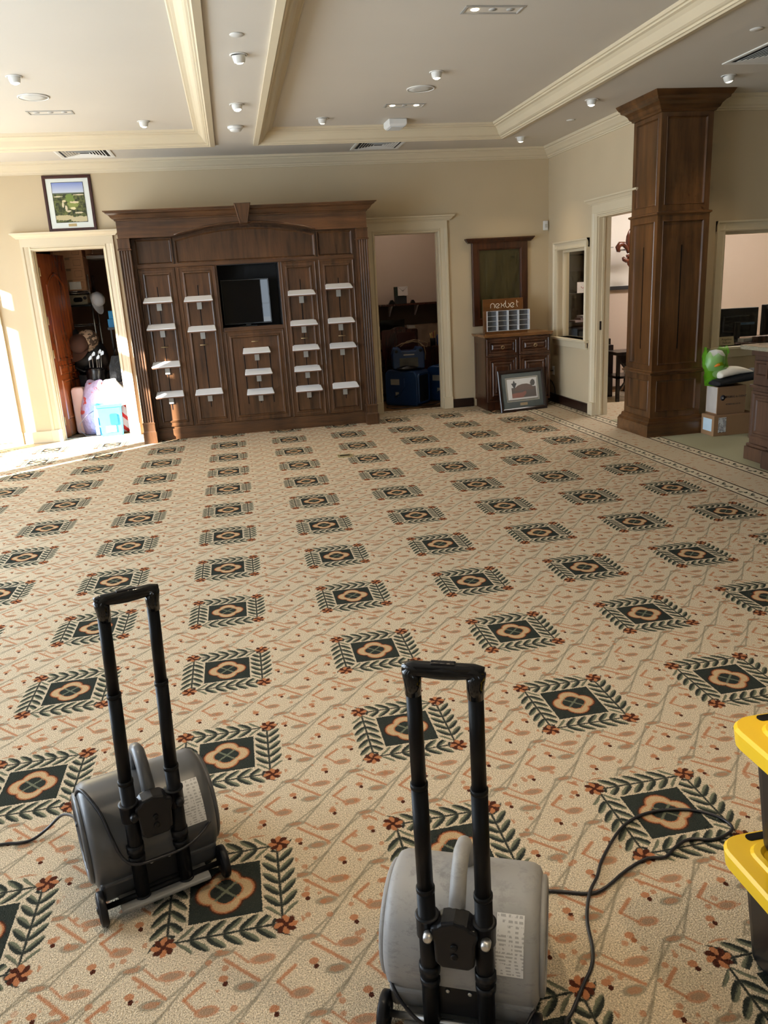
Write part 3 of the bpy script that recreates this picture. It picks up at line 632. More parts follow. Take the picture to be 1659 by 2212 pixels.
lx = .17; stroke('letter_t', [(lx, zb+.085), (lx, zb+.02), (lx+.012, zb+.002)], .0034); stroke('letter_t', [(lx-.004, zb+.062), (lx+.022, zb+.058)], .0034)
n_ = NT('clear_acrylic'); ACR = n_.out((.82, .83, .84), .15)
n_ = NT('acrylic_backing'); ACRB = n_.out((.16, .16, .165), .3)
box('tray_back', ACRB, rk, -.24, .315, -.03, -.022, .032, .282)
for i in range(5): box('divider', ACR, rk, -.243+i*.139-.003, -.243+i*.139+.003, -.11, -.03, .032, .284)
for i in range(5): box('pocket_shelf', ACR, rk, -.24, .313, -.11, -.03, .032+i*.0625-.0015, .032+i*.0625+.0015)
# leaning poster
po = thing('framed_poster', 'dark framed stadium poster with green mat leaning against the dresser', 'picture frame', (3.552, 9.527, 0), rot=(R(-11), 0, R(9.5)))
MB().rect_rings(-.335, .335, 0, .53, [(0, .022), (0, 0), (.008, -.008), (.03, -.008), (.045, .002), (.05, .018)], True).build('frame', DARKF, po)
box('mat', GREENMAT, po, -.288, .288, .005, .01, .048, .482)
MB().rect_rings(-.235, .235, .125, .43, [(0, .005), (0, .001), (.012, .0), (.014, .005)]).build('silver_fillet', plain('silver_fillet', (.5, .5, .45), .35, metal=.6), po)
box('print', PAPER, po, -.213, .213, .0025, .005, .15, .41)
def pp(nm, poly, c, d=.0): MB().prism(poly, .0012-d, .0026-d).build(nm, plain(nm+'_ink', srgb(*c), .6, .25, 30), po)
pp('printed_field', [(-.155, .17), (.195, .17), (.195, .30), (-.155, .30)], (74, 58, 52))
pp('printed_stadium', [(-.11, .26), (-.10, .30), (-.06, .325), (.0, .34), (.07, .34), (.13, .32), (.16, .29), (.17, .26)], (96, 62, 48), .0005)
pp('printed_crowd', [(-.155, .172), (-.155, .225), (-.09, .232), (.0, .235), (.03, .25), (.055, .245), (.05, .215), (.02, .19), (.0, .172)], (140, 70, 52), .001)
pp('printed_emblem', [(-.125, .30), (-.14, .33), (-.155, .35), (-.14, .362), (-.13, .35), (-.125, .375), (-.115, .392), (-.105, .375), (-.10, .35), (-.09, .362), (-.078, .35), (-.09, .33), (-.105, .30)], (24, 20, 26), .0015)
pp('printed_tree', [(.13, .31), (.115, .345), (.13, .375), (.155, .392), (.182, .375), (.188, .34), (.17, .31)], (48, 42, 42), .001)
box('plaque', BRASS, po, -.05, .055, .001, .0045, .07, .105)
box('glass', (lambda n_: n_.out((1, 1, 1), .02, alpha=.06, spec=.8))(NT('poster_glass')), po, -.285, .285, -.0016, -.0010, .05, .48)
# aerial picture above the storage door
ap = thing('framed_aerial_photo', 'maroon framed aerial golf course photo standing on the storage door head', 'picture frame', (-1.71, 10.205, 2.4482), rot=(R(-3), 0, 0))
MB().rect_rings(-.268, .268, 0, .61, [(0, .018), (0, 0), (.006, -.006), (.026, -.006), (.034, .0), (.036, .012)], True).build('frame', MAROON, ap)
box('mat', plain('white_mat_board', (.78, .82, .78), .8, .02), ap, -.234, .234, .004, .009, .034, .576)
n_ = NT('aerial_print'); P_ = n_.tc.outputs['Object']; X_, _y, Z_ = n_.sep(P_)
g_ = n_.mix(n_.mr(n_.noise(P_, 22, 4, .7), .4, .62), srgb(36, 44, 22), srgb(112, 118, 62))
q2 = n_.comb(X_, 0.0, Z_)
def el(cx, cz, rx, rz): return n_.mr(n_.math('ADD', n_.vm('LENGTH', n_.vm('MULTIPLY', n_.vm('SUBTRACT', q2, (cx, 0, cz)), (1/rx, 0, 1/rz))), n_.mr(n_.noise(P_, 40, 2), .3, .7, -.25, .25)), .9, 1.05, 1, 0)
for cx, cz, rx, rz, c in ((.01, .36, .05, .05, (118, 140, 66)), (.03, .29, .06, .04, (140, 150, 78)), (-.06, .33, .022, .012, (222, 206, 160)), (.05, .315, .05, .012, (224, 208, 170)), (.03, .25, .032, .014, (232, 220, 170)), (-.075, .29, .012, .03, (220, 206, 176)), (-.045, .25, .014, .03, (220, 206, 176)), (-.02, .22, .03, .009, (220, 206, 176)), (.09, .2, .05, .009, (214, 200, 170)), (-.09, .15, .12, .03, (196, 182, 140)), (.1, .13, .12, .03, (200, 188, 150)), (-.12, .38, .05, .006, (220, 210, 180)), (.12, .395, .07, .006, (220, 206, 176))): g_ = n_.mix(el(cx, cz, rx, rz), g_, srgb(*c))
sk = n_.mix(n_.mr(Z_, .42, .53), srgb(208, 216, 232), srgb(130, 150, 212)); g_ = n_.mix(n_.mr(Z_, .418, .422), n_.mix(n_.mr(Z_, .40, .415), g_, srgb(92, 100, 88)), sk)
box('print', n_.out(g_, .5), ap, -.172, .172, .0025, .0045, .1, .53)
MB().rect_rings(-.176, .176, .096, .534, [(0, .004), (0, .0015), (.004, .0015), (.004, .004)]).build('print_border', BLACKM, ap)
box('plaque', BRASS, ap, -.045, .045, .001, .0045, .052, .082)
# corner motion sensor, wall outlet, cord
ms = thing('motion_sensor', 'small cream motion sensor high on the wall by the corner', 'sensor', (4.115, 10.249, 2.21))
MB().rings([[(x*w_, y, z) for x, z in ((-1, 0), (1, 0), (1, .115), (-1, .115))] for w_, y in ((.032, 0), (.032, -.022), (.024, -.04))], True).build('body', WHITE, ms, .006)
box('lens', plain('sensor_lens', (.6, .6, .55), .3), ms, -.018, .018, -.0425, -.039, .03, .075, .002)
ot = thing('wall_outlet', 'ivory outlet plate low on the wall beside the dresser', 'outlet', (4.159, 10.05, .36))
box('plate', WHITE, ot, -.006, 0, -.036, .036, 0, .115, .003); box('socket', PAPER, ot, -.008, -.005, -.016, .016, .015, .045); box('socket', PAPER, ot, -.008, -.005, -.016, .016, .07, .10)
cdo = MB().tube([(4.152, 10.05, .42), (4.11, 10.04, .425), (4.08, 10.03, .41), (4.04, 10.05, .38), (4.03, 10.1, .3), (4.07, 10.06, .33), (4.11, 9.99, .28), (4.125, 9.93, .2), (4.12, 9.9, .13), (4.10, 9.92, .06), (4.06, 10.0, .004)], .005, 6).build('outlet_cord', RUBBER)
tag(cdo, 'thin black cord drooping from the outlet beside the dresser', 'cord')
fb = thing('floor_box', 'small brass floor outlet plate set in the carpet', 'floor outlet', (.977, 7.775, 0.0), R(-1))
MB().rings([[(x, y, z) for x, y in ((-a, -b), (a, -b), (a, b), (-a, b))] for a, b, z in ((.075, .068, 0), (.073, .066, .006), (.055, .04, .0065))], True).build('plate', plain('brass_plate', (.45, .38, .2), .4, .1, metal=.5), fb)
box('cover_slot', BLACKM, fb, -.05, .05, -.022, .022, .006, .008)

# ------------------------------------------------------------------ ceiling fittings
SPOTW = 26.0
def downlight(x, y, z, label, aim, power=None):
    o = thing('downlight', label, 'ceiling light', (x, y, z), 0, 'eyeball downlights in the ceiling')
    MB().lathe([(.062, 0), (.062, -.004), (.054, -.007), (.05, -.005), (.048, 0)], 24).build('trim_ring', WHITEM, o)
    Mx = Matrix.Rotation(aim[1], 4, 'Z') @ Matrix.Rotation(aim[0], 4, 'X')
    MB().lathe([(.046, .0), (.046, -.006), (.042, -.03), (.036, -.048), (.034, -.05), (.030, -.046)], 20, Mx).build('eyeball', WHITEM, o)
    MB().lathe([(.0, -.045), (.030, -.045), (.030, -.0475), (.016, -.056), (0, -.058)], 18, Mx).build('bulb', BULB, o)
    l = bpy.data.lights.new('downlight_beam', 'SPOT'); l.energy = power or SPOTW; l.color = (1, .80, .55); l.spot_size = R(95); l.spot_blend = .8; l.shadow_soft_size = .03
    lo = bpy.data.objects.new('downlight_beam', l); col.objects.link(lo); lo.parent = o; lo.matrix_local = Mx @ Matrix.Translation((0, 0, -.07))
    return o
HS = H-.0005; HU = HT-.0005
for x, y, z, lb in ((-1.44, 7.054, HU, 'white eyeball downlight in the left ceiling tray beside the round speaker'), (-.658, 8.788, HU, 'white eyeball downlight in the left tray by its back corner'),
                    (1.883, 7.075, HU, 'white eyeball downlight in the right tray in front of the round speaker'), (1.12, 8.821, HU, 'white eyeball downlight in the right tray near its back left corner'),
                    (.227, 6.042, HS, 'white eyeball downlight on the ceiling beam nearest the viewer'), (.226, 7.516, HS, 'white eyeball downlight on the ceiling beam beside the smoke detector'),
                    (3.508, 7.60, HS, 'white eyeball downlight on the soffit left of the wood column'), (4.378, 6.786, HS, 'white eyeball downlight on the soffit in front of the wood column'), (3.497, 9.458, HS, 'white eyeball downlight on the soffit by the corner of the room')):
    downlight(x, y, z, lb, (R(random.uniform(-14, 14)), R(random.uniform(0, 360))))
# extra downlights added out of view to warm the near floor
for x, y, lb in ((-1.44, 3.2, 'added white eyeball downlight in the left tray above the farther air mover'), (1.88, 3.2, 'added white eyeball downlight in the right tray above the near floor'), (.227, 1.8, 'added white eyeball downlight on the beam above the viewer'), (1.6, .6, 'added white eyeball downlight in the right tray above the totes')):
    downlight(x, y, HS if x == .227 else HU, lb, (0, 0), 80.0)
GR = plain('speaker_grille_cloth', (.6, .59, .55), .8, .05, 200)
for x, y, lb in ((-1.447, 7.71, 'round ceiling speaker in the left tray'), (1.88, 7.637, 'round ceiling speaker in the right tray')):
    o = thing('ceiling_speaker', lb, 'speaker', (x, y, HU), 0, 'ceiling speakers')
    MB().lathe([(.128, 0), (.128, -.006), (.118, -.009), (.116, -.005), (.116, 0)], 32).build('rim', WHITEM, o)
    MB().lathe([(.116, -.001), (.116, -.005), (.06, -.0075), (0, -.008)], 32).build('grille', GR, o)
o = thing('smoke_detector', 'white round smoke detector on the ceiling beam', 'smoke detector', (.221, 8.46, HS))
MB().lathe([(.075, 0), (.075, -.014), (.068, -.022), (.06, -.024)], 28).build('base', WHITE, o); MB().lathe([(.058, -.022), (.058, -.03), (.05, -.042), (.03, -.047), (0, -.048)], 24).build('sensing_head', WHITE, o)
for x, y, lb in ((.211, 5.60, 'flat white sprinkler cover plate on the ceiling beam'), (3.708, 8.532, 'flat white sprinkler cover plate on the soffit near the column cornice'), (3.759, 5.527, 'flat white sprinkler cover plate on the soffit near the picture edge')):
    tag(MB().lathe([(.045, 0), (.045, -.003), (.042, -.006), (0, -.007)], 24).build('sprinkler_cover', WHITEM, None, loc=(x, y, HS)), lb, 'sprinkler cover', 'sprinkler covers')
def slot_light(x, y, lit, label):
    o = thing('slot_light', label, 'ceiling light', (x, y, HU), 0, 'rectangular slot lights')
    f = MB(); f.rings([[(sx*a, sy*b, z) for sx, sy in ((-1, -1), (1, -1), (1, 1), (-1, 1))] for a, b, z in ((.2, .078, 0), (.2, .078, -.004), (.185, .063, -.006), (.18, .058, .0), (.175, .053, .07))], False, True)
    f.build('housing', plain('slot_housing', (.5, .49, .46), .35, .1, metal=.3), o)
    for i, sx in enumerate((-.12, 0, .12)):
        gimb = MB().lathe([(.03, .005), (.045, .0), (.045, .012), (.03, .045), (.012, .055)], 18, Matrix.Translation((sx, 0, .004))).build('lamp_can', plain('lamp_can_metal', (.3, .3, .3), .3, metal=.7), o)
        MB().lathe([(0, .002), (.026, .002), (.028, .008), (0, .02)], 16, Matrix.Translation((sx, 0, -.004))).build('lamp_face', BULBW if i in lit else plain('unlit_lamp', (.5, .5, .48), .2), gimb)
    return o
slot_light(-1.435, 8.315, (), 'unlit rectangular three-lamp slot light in the left tray')
slot_light(1.87, 5.56, (0,), 'rectangular slot light with one lit lamp at the top of the picture')
slot_light(1.875, 8.31, (0, 2), 'rectangular slot light with two lit lamps beside the white ceiling box')
o = thing('emergency_light', 'white box-shaped emergency light on the right ceiling tray', 'emergency light', (1.93, 9.04, HU), R(2))
MB().rings([[(sx*a, sy*b, z) for sx, sy in ((-1, -1), (1, -1), (1, 1), (-1, 1))] for a, b, z in ((.1, .13, 0), (.1, .13, -.05), (.085, .11, -.075))], True).build('housing', WHITE, o, .008)
box('lens_strip', plain('emergency_lens', (.7, .75, .8), .2), o, -.07, .07, -.105, .105, -.079, -.074, .002)
def vent(x, y, sx, sy, label, rz=0):
    o = thing('ceiling_vent', label, 'air vent', (x, y, HS), rz, 'square ceiling air vents')
    f = MB(); f.rings([[(a*sx, b*sy, z) for a, b in ((-1, -1), (1, -1), (1, 1), (-1, 1))] for sx, sy, z in ((sx, sy, 0), (sx, sy, -.008), (sx-.02, sy-.02, -.01), (sx-.045, sy-.045, -.004), (sx-.045, sy-.045, 0))], False, False)
    f.build('frame', WHITEM, o)
    box('throat', plain('vent_dark', (.02, .02, .02), .8), o, -sx+.04, sx-.04, -sy+.04, sy-.04, -.001, -.0002)
    for k_ in range(1, 7):
        for side in range(4):
            t_ = .045+k_*.03; a = (sx-t_); b = (sy-t_)
            if a < .015 or b < .015: continue
            if side % 2 == 0: pts = [(-a, -b), (a, -b)]; L = a
            else: pts = [(-b, -a), (b, -a)]; L = b; 
            dd = b if side % 2 == 0 else a
            m_ = MB().add([(-L, -dd, -.010), (L, -dd, -.010), (L-.012, -dd+.016, -.002), (-L+.012, -dd+.016, -.002), (-L, -dd, -.008), (L, -dd, -.008), (L-.012, -dd+.016, -.0005), (-L+.012, -dd+.016, -.0005)], [(0, 1, 2, 3), (7, 6, 5, 4), (0, 4, 5, 1), (2, 6, 7, 3), (1, 5, 6, 2), (3, 7, 4, 0)])
            m_.xf(Matrix.Rotation(R(90*side), 4, 'Z')).build('louver', WHITEM, o)
    return o
vent(-1.39, 9.70, .29, .29, 'square white ceiling vent above the framed aerial photo')
vent(1.86, 9.70, .29, .29, 'square white ceiling vent above the narrow office doorway')
vent(4.36, 6.12, .29, .29, 'square white ceiling vent at the right picture edge')

# ------------------------------------------------------------------ cartons beside the column
bl = thing('shipping_box', 'long flat cardboard box with white shipping label on the floor by the column', 'box', (4.83, 7.275, 0))
box('carton', CARD, bl, -.215, .26, -.225, -.005, 0, .205, .004)
def label_rows(name, parent, M, w_, h_):
    n_ = NT(name+'_print'); P_ = n_.tc.outputs['Object']; X_, Y_, Z_ = n_.sep(P_)
    rows = n_.math('SINE', n_.math('MULTIPLY', Z_, 420.0)); k_ = n_.math('MULTIPLY', n_.math('GREATER_THAN', rows, .1), n_.math('GREATER_THAN', n_.noise(n_.vm('MULTIPLY', P_, (60, 1, 14)), 1.0, 2), .47))
    m_ = n_.out(n_.mix(k_, (.75, .75, .76), (.08, .08, .09)), .5)
    o = MB().box(0, w_, -.0012, 0, 0, h_).build(name, m_, parent); o.matrix_local = M; return o
label_rows('shipping_label', bl, Matrix.Translation((-.165, -.2255, .035)), .085, .15)
o = box('side_label', plain('white_blue_label', (.62, .78, .9), .5), bl, -.2165, -.215, -.19, -.04, .045, .17)
bu = thing('carton_box', 'tall open cardboard carton with round logo stacked on the flat box', 'box', (4.84, 7.28, .2055))
c_ = MB(); 
for a in ((-.155, .155, -.16, -.156), (-.155, .155, .034, .038), (-.155, -.151, -.156, .034), (.151, .155, -.156, .034)): c_.box(*a, .004, .275)
c_.box(-.155, .155, -.16, .038, 0, .004); c_.build('carton', CARD, bu)
box('side_panel', plain('pale_carton_side', (.62, .56, .5), .8), bu, -.1562, -.155, -.15, .03, .01, .27)
MB().lathe([(.028, 0), (.028, .001), (0, .0012)], 24, Matrix.Translation((-.098, -.1602, .165)) @ Matrix.Rotation(R(90), 4, 'X')).build('round_logo', plain('dark_print', (.06, .05, .06), .6), bu)
INK = plain('dark_text_ink', (.05, .045, .05), .6)
text('WEDDING & EVENT', .03, 'box_print', INK, bu, (.03, -.1606, .168), (R(90), 0, 0)); text('IT TAKES ALL OF US', .018, 'box_print', INK, bu, (.02, -.1606, .095), (R(90), 0, 0))
text('u', .04, 'logo_mark', PAPER, bu, (-.098, -.1617, .167), (R(90), 0, 0))
# folded shirt bundle
def blob(name, mat, parent, pts, sub=2, **kw):
    o = MB().rings(pts, True, True, True).build(name, mat, parent, subsurf=sub, **kw); return o
sb = thing('clothing_bundle', 'black garment folded around a white cloth on the open carton', 'clothing', (4.87, 7.17, .482))
def slab(cx, w0, d0, zf, n=12):
    loops = []
    for i in range(n+1):
        t = i/n; x = -w0+2*w0*t; z0, z1 = zf(t); loops.append([(cx+x, -d0, z0), (cx+x, d0, z0+.01), (cx+x, d0*.9, z1), (cx+x, -d0*.8, z1)])
    return loops
MB().rings(slab(0, .235, .15, lambda t: (.0+.035*t, .075+.075*t)), True, True, True).build('garment', plain('black_fabric', (.012, .012, .013), .75, .3, 40), sb, subsurf=2)
MB().rings(slab(.0, .185, .11, lambda t: (.07+.05*t, .095+.10*math.sin(math.pi*min(1, .18+t*.68)))), True, True, True).build('white_cloth', plain('white_cream_cloth', (.85, .8, .68), .8, .08, 18, .4, 30), sb, subsurf=2)
MB().rings(slab(.05, .225, .13, lambda t: (.04+.06*t, .07+.095*t*t)), True, True, True).build('garment_fold', plain('charcoal_fabric', (.03, .03, .03), .7, .3, 40), sb, subsurf=2)
# green bag
gb = thing('green_bag', 'crumpled bright green plastic bag holding white wrapping above the cartons', 'bag', (4.715, 7.245, .484))
gn = NT('green_film'); GFILM = gn.out(srgb(112, 196, 30), .22, trans=.2, alpha=.62)
lo = []
for j in range(9):
    t = j/8; r = .115*math.sin(math.pi*(.22+.42*t))+.005; loop = []
    for k_ in range(16):
        a = 2*math.pi*k_/16; rr = r*(1+.16*math.sin(3*a+j)+.08*math.sin(7*a+2*j)); z = .36*t + ((.028*math.sin(3*a+.6)+.02*math.sin(7*a+2)) if j == 8 else 0)
        loop.append((1.0*rr*math.cos(a), .75*rr*math.sin(a)-.03*t*(1 if a > math.pi else 0), z-(.07*t*math.sin((a/math.pi-1.1)/.8*math.pi) if a > math.pi*1.1 and a < math.pi*1.9 else 0)))
    lo.append(loop)
MB().rings(lo, True, False, True).build('bag_film', GFILM, gb)
MB().lathe([(0, .14), (.06, .15), (.095, .22), (.09, .30), (.06, .345), (0, .36)], 12).build('white_wrapping', plain('white_tissue', (.85, .85, .83), .8, .1, 20, .5, 40), gb)
MB().tube([(-.06, -.085, .20), (-.035, -.10, .215), (.0, -.102, .225), (.03, -.098, .21)], [.006, .016, .018, .006], 8).build('orange_wrapper', plain('orange_wrapper', srgb(240, 130, 40), .5), gb)

bc = thing('blue_chair', 'dark blue shell chair showing between the cartons and the counter', 'chair', (5.12, 6.85, 0))
BLS = plain('navy_shell', srgb(30, 52, 84), .4)
MB().rings([[(-.2*w_, .0-.06*d_, z), (0, .05-.06*d_, z), (.2*w_, .0-.06*d_, z), (.2*w_, .015-.06*d_, z), (0, .065-.06*d_, z), (-.2*w_, .015-.06*d_, z)] for w_, d_, z in ((.55, .4, .36), (.9, .2, .40), (1, 0, .5), (1, -.2, .62), (.9, -.3, .72))], True, True, True).build('backrest', BLS, bc)
MB().prism(rrect(-.19, .19, -.40, .0, .06), .345, .362, 'z').build('seat', BLS, bc, .006)
for x in (-.16, .16):
    for y in (-.34, -.04): MB().tube([(x, y, .346), (x*1.15, y, 0)], .011, 8).build('leg', STEEL, bc)
# ------------------------------------------------------------------ reception counter at the right edge
rc = thing('reception_counter', 'brown panelled reception counter with granite top at the right edge', 'counter', (4.3, 6.1, 0))
box('carcass', COUNTER, rc, .03, 1.4, -3.0, -.02, .0, .955)
box('plinth', COUNTER, rc, -.0, 1.4, -3.0, .005, 0, .115, .006)
box('plinth_cap', COUNTER, rc, .008, 1.4, -3.0, -.004, .115, .145, .01)
MY = Matrix.Rotation(R(-90), 4, 'Z')   # local x -> -y, front toward -x
for a, b in ((.03, .38), (.45, .95), (1.0, 1.5), (1.55, 2.05)):
    MB().rect_rings(a, b, .19, .60, [(0, .03), (0, .012), (.02, .012), (.03, .022), (.045, .022), (.055, .012), (.07, .012), (.08, .02), (.09, .02)]).xf(MY).build('lower_panel', COUNTER, rc)
for i in range(8):
    a = .055+i*.24
    MB().rect_rings(a, a+.17, .72, .86, [(0, .03), (0, .008), (.02, .008), (.03, .024)]).xf(MY).build('upper_panel', COUNTER, rc)
box('mid_rail', COUNTER, rc, .0, .04, -3.0, -.01, .63, .655, .006)
box('top_rail', COUNTER, rc, .0, .04, -3.0, -.01, .90, .955, .006)
gn = NT('granite'); P_ = gn.tc.outputs['Object']; d_, c2 = gn.voronoi(P_, 90)
GRAN = gn.out(gn.mix(gn.noise(P_, 70, 4, .7), srgb(84, 80, 66), srgb(176, 170, 148)), .25, coat=.3)
MB().prism(rrect(-.10, 1.45, -3.0, .05, .06), .955, .99, 'z').build('granite_top', GRAN, rc, .01, 3)
pl = MB(); pl.prism(rrect(-.10, .06, -.85, -.36, .02), .0, .15, 'z'); pl.build('leg_plinth', COUNTER, rc, .008)
box('leg_pilaster', COUNTER, rc, -.07, .04, -.81, -.40, .15, .955, .006)
MB().rect_rings(.45, .76, .21, .6, [(0, -.07), (0, -.084), (.03, -.084), (.04, -.074), (.05, -.074)]).xf(MY).build('leg_panel', COUNTER, rc)

# ------------------------------------------------------------------ storage closet behind the open wooden door
sdoor = thing('door_2', 'orange-brown panelled wooden door standing open inside the storage closet', 'door', (-2.205, 10.40, 0), R(79)); sdoor['kind'] = 'structure'; del sdoor['category']
dm = MB().box(0, .80, 0, .044, .01, 2.235); dm.build('slab', DOORW, sdoor, .002)
def dpanel(z0, z1, arch):
    for yy, sg in ((-.0005, -1), (.0445, 1)):
        def lp(i, y):
            x0, x1 = .12+i, .68-i; pts = [(x0, yy-sg*y, z0+i), (x1, yy-sg*y, z0+i)]
            for k_ in range(13):
                x = x1+(x0-x1)*k_/12; pts.append((x, yy-sg*y, z1-i+(arch*math.sin(math.pi*k_/12) if arch else 0)))
            return pts
        MB().rings([lp(0, 0), lp(.012, -.010), (lp(.022, -.010)), lp(.05, .004), lp(.06, .005)]).build('raised_panel', DOORW, sdoor)
dpanel(.95, 1.88, .14); dpanel(.78, .90, 0); dpanel(.22, .72, 0)
for z in (.22, 1.05, 1.45, 2.02):
    MB().tube([(0.0, -.006, z-.05), (0.0, -.006, z+.05)], .007, 8).build('hinge', BRASS, sdoor); 
def carton(x, y, z, w_, d_, h_, label, lab=None):
    o = thing('carton', label, 'box', (x, y, z), 0, 'cardboard cartons in the storage closet')
    box('box', CARDD, o, -w_/2, w_/2, 0, d_, 0, h_, .004)
    box('tape', plain('parcel_tape', srgb(140, 112, 88), .4), o, -.03, .03, -.0008, d_, h_-.03, h_+.0008)
    if lab: box('paper_label', PAPER, o, lab[0], lab[0]+lab[2], -.0015, 0, lab[1], lab[1]+lab[3]).parent = o
    for a in (-w_*.42, w_*.18):
        MB().tube([(a, -.001, .035), (a+.09, -.001, .035), (a+.09, -.001, h_-.03), (a, -.001, h_-.03)], .0016, 4, True).build('printed_outline', INK, o)
    return o
zc = 1.795
for h_, lb, la in ((.149, 'brown carton with white shipping label, lowest of the stack in the storage closet', (-.02, .02, .15, .10)), (.15, 'brown carton second from the bottom of the storage closet stack', None), (.145, 'brown carton third from the bottom of the storage closet stack', None), (.15, 'brown carton at the top of the storage closet stack', None)):
    carton(-2.09, 11.62, zc, .40, .38, h_-.005, lb, la); zc += h_-.004
carton(-1.74, 11.9, 2.24, .34, .3, .22, 'brown carton alone at the upper right of the storage closet')
WIRE = plain('chrome_wire', (.55, .55, .56), .25, metal=.9)
wr = thing('wire_shelf_unit', 'chrome wire shelving unit in the storage closet', 'shelving', (-2.1, 11.6, 0))
for x in (-.26, .24):
    for y in (0, .42): MB().tube([(x, y, 0), (x, y, 2.0)], .0125, 8).build('post', WIRE, wr)
for z in (.15, .75, 1.33, 1.765):
    m_ = MB(); m_.tube([(-.26, 0, z), (.24, 0, z), (.24, .42, z), (-.26, .42, z)], .005, 6, True); m_.tube([(-.26, 0, z+.025), (.24, 0, z+.025)], .004, 6)
    for i in range(11):
        a = -.26+i*.05; m_.tube([(a, 0, z), (a, .42, z)], .0025, 4)
    for i in range(10): m_.tube([(-.26+i*.05, -.001, z), (-.235+i*.05, -.001, z+.025), (-.21+i*.05, -.001, z)], .002, 4)
    m_.build('wire_shelf', WIRE, wr)
tag(box('shelf_board', plain('closet_shelf_board', (.2, .17, .14), .6), None, -1.84, -.75, 11.62, 12.2, 2.20, 2.239), 'dark board shelf high on the right of the storage closet', 'shelf')
rd = thing('projector', 'grey beige box-shaped projector on the wire shelf', 'projector', (-2.03, 11.63, 1.36))
box('case', plain('grey_case', srgb(150, 140, 120), .5), rd, -.125, .125, 0, .26, 0, .135, .01); 
MB().prism(rrect(-.06, .06, .04, .10, .028), -.003, 0).build('dark_window', BLACKG, rd)
MB().lathe([(.022, 0), (.022, .012), (.016, .014)], 16, Matrix.Translation((.092, 0, .09)) @ Matrix.Rotation(R(90), 4, 'X')).build('knob', BLACKP, rd)
rd.location.z = 1.61; tag(box('device_tray', BLACKM, None, -2.34, -1.87, 11.585, 12.0, 1.59, 1.6095), 'thin black tray under the projector', 'tray')
def cap(name, mat, loc, rot, label, s=1.0, brim=True):
    o = thing(name, label, 'cap', loc, rot=rot)
    MB().lathe([(.095*s, 0), (.096*s, .03*s), (.088*s, .07*s), (.06*s, .10*s), (.02*s, .113*s), (0, .114*s)], 20).build('crown', mat, o)
    if brim:
        top = [(.1*s*math.cos(R(a)), -.09*s*math.sin(R(a))-.0*s, .004) for a in range(10, 171, 16)]; ou = [(.105*s*math.cos(R(a)), -.165*s*math.sin(R(a))-.02*s, -.012*math.sin(R(a))) for a in range(170, 9, -16)]
        lp = top+ou; MB().rings([lp, [(x, y, z+.004) for x, y, z in lp]], True).build('brim', mat, o)
    return o
cap('ball_cap', plain('brown_cap_cloth', srgb(78, 50, 40), .85, .1, 20), (-2.0, 11.05, 1.10), (R(50), R(12), R(-20)), 'brown ball cap on top of the pile in the storage closet', 1.35)
cap('ball_cap', (lambda n_: n_.out(n_.mix(n_.mr(n_.noise(n_.tc.outputs['Object'], 22, 3), .48, .52), srgb(70, 56, 46), srgb(176, 152, 130)), .85))(NT('camouflage_cloth')), (-1.9, 11.14, 1.14), (R(30), R(30), R(-30)), 'camouflage ball cap piled behind the brown cap', 1.4)
cap('ball_cap', plain('white_cap_cloth', (.66, .67, .7), .85, .08), (-1.79, 11.55, 1.66), (R(70), 0, R(60)), 'white ball cap hanging beside the wire shelf', 1.05)
cap('ball_cap', plain('dark_cap_cloth', srgb(40, 34, 32), .85, .3), (-2.13, 11.2, 1.2), (R(20), 0, R(40)), 'dark ball cap at the left of the pile', 1.2)
hp = thing('dark_bag_heap', 'dark duffel bag under the pile of caps in the storage closet', 'bag', (-1.97, 11.22, .72))
MB().lathe([(0, -.27), (.14, -.26), (.19, -.2), (.2, 0), (.19, .2), (.14, .26), (0, .27)], 20, Matrix.Translation((0, 0, .2)) @ Matrix.Rotation(R(80), 4, 'Y')).build('duffel', plain('black_nylon', (.01, .01, .012), .5, .3, 20, .3, 30), hp)
MB().tube([(-.12, -.17, .2), (-.1, -.26, .1), (.0, -.28, .05), (.1, -.26, .1), (.12, -.17, .2)], .014, 8).build('strap', BLACKP, hp)
tag(box('storage_bin', plain('dark_bin', (.02, .02, .025), .5), None, -2.2, -1.72, 11.05, 11.5, 0.0, .72, .02), 'dark storage bin under the duffel bag', 'bin')
gb2 = thing('golf_bag', 'black golf bag with iron heads showing in the storage closet', 'golf bag', (-1.86, 10.86, 0), rot=(R(-4), R(3), 0))
MB().lathe([(.11, 0), (.125, .03), (.12, .4), (.125, .74), (.135, .80), (.128, .82), (.118, .80)], 24).build('body', plain('black_vinyl', (.008, .008, .01), .3, .2, coat=.3), gb2)
MB().tube([(.13*math.cos(t*.3927), .13*math.sin(t*.3927), .80) for t in range(16)], .012, 8, True).build('top_cuff', BLACKG, gb2)
MB().prism(rrect(.0, .11, .52, .66, .03), -.15, -.12).build('pocket', plain('slate_vinyl', (.03, .045, .07), .4), gb2, .01)
for i, (a, b, h_) in enumerate(((-.06, -.02, .92), (-.02, -.05, .97), (.02, -.03, .93), (.06, .0, .98), (.03, .04, 1.0))):
    c_ = MB().tube([(a, b, .6), (a*1.25, b*1.25, h_)], .006, 6); o = c_.build('club_shaft', STEEL, gb2)
    MB().rings([[(a*1.25+x*.5-.0, b*1.25+y, h_+z) for x, z in ((-.01, -.01), (.07, .005), (.08, .04), (.05, .055), (-.005, .02))] for y in (-.008, .008)], True).build('club_head', STEEL, o)
pd = thing('foam_cushion', 'pinkish white upright foam cushion beside the storage door', 'cushion', (-2.03, 10.72, 0), R(-14))
MB().prism(rrect(-.09, .07, .0, .60, .035), -.06, .05).build('cushion', plain('pink_white_vinyl', srgb(222, 190, 184), .45, .04), pd, .02, 3)
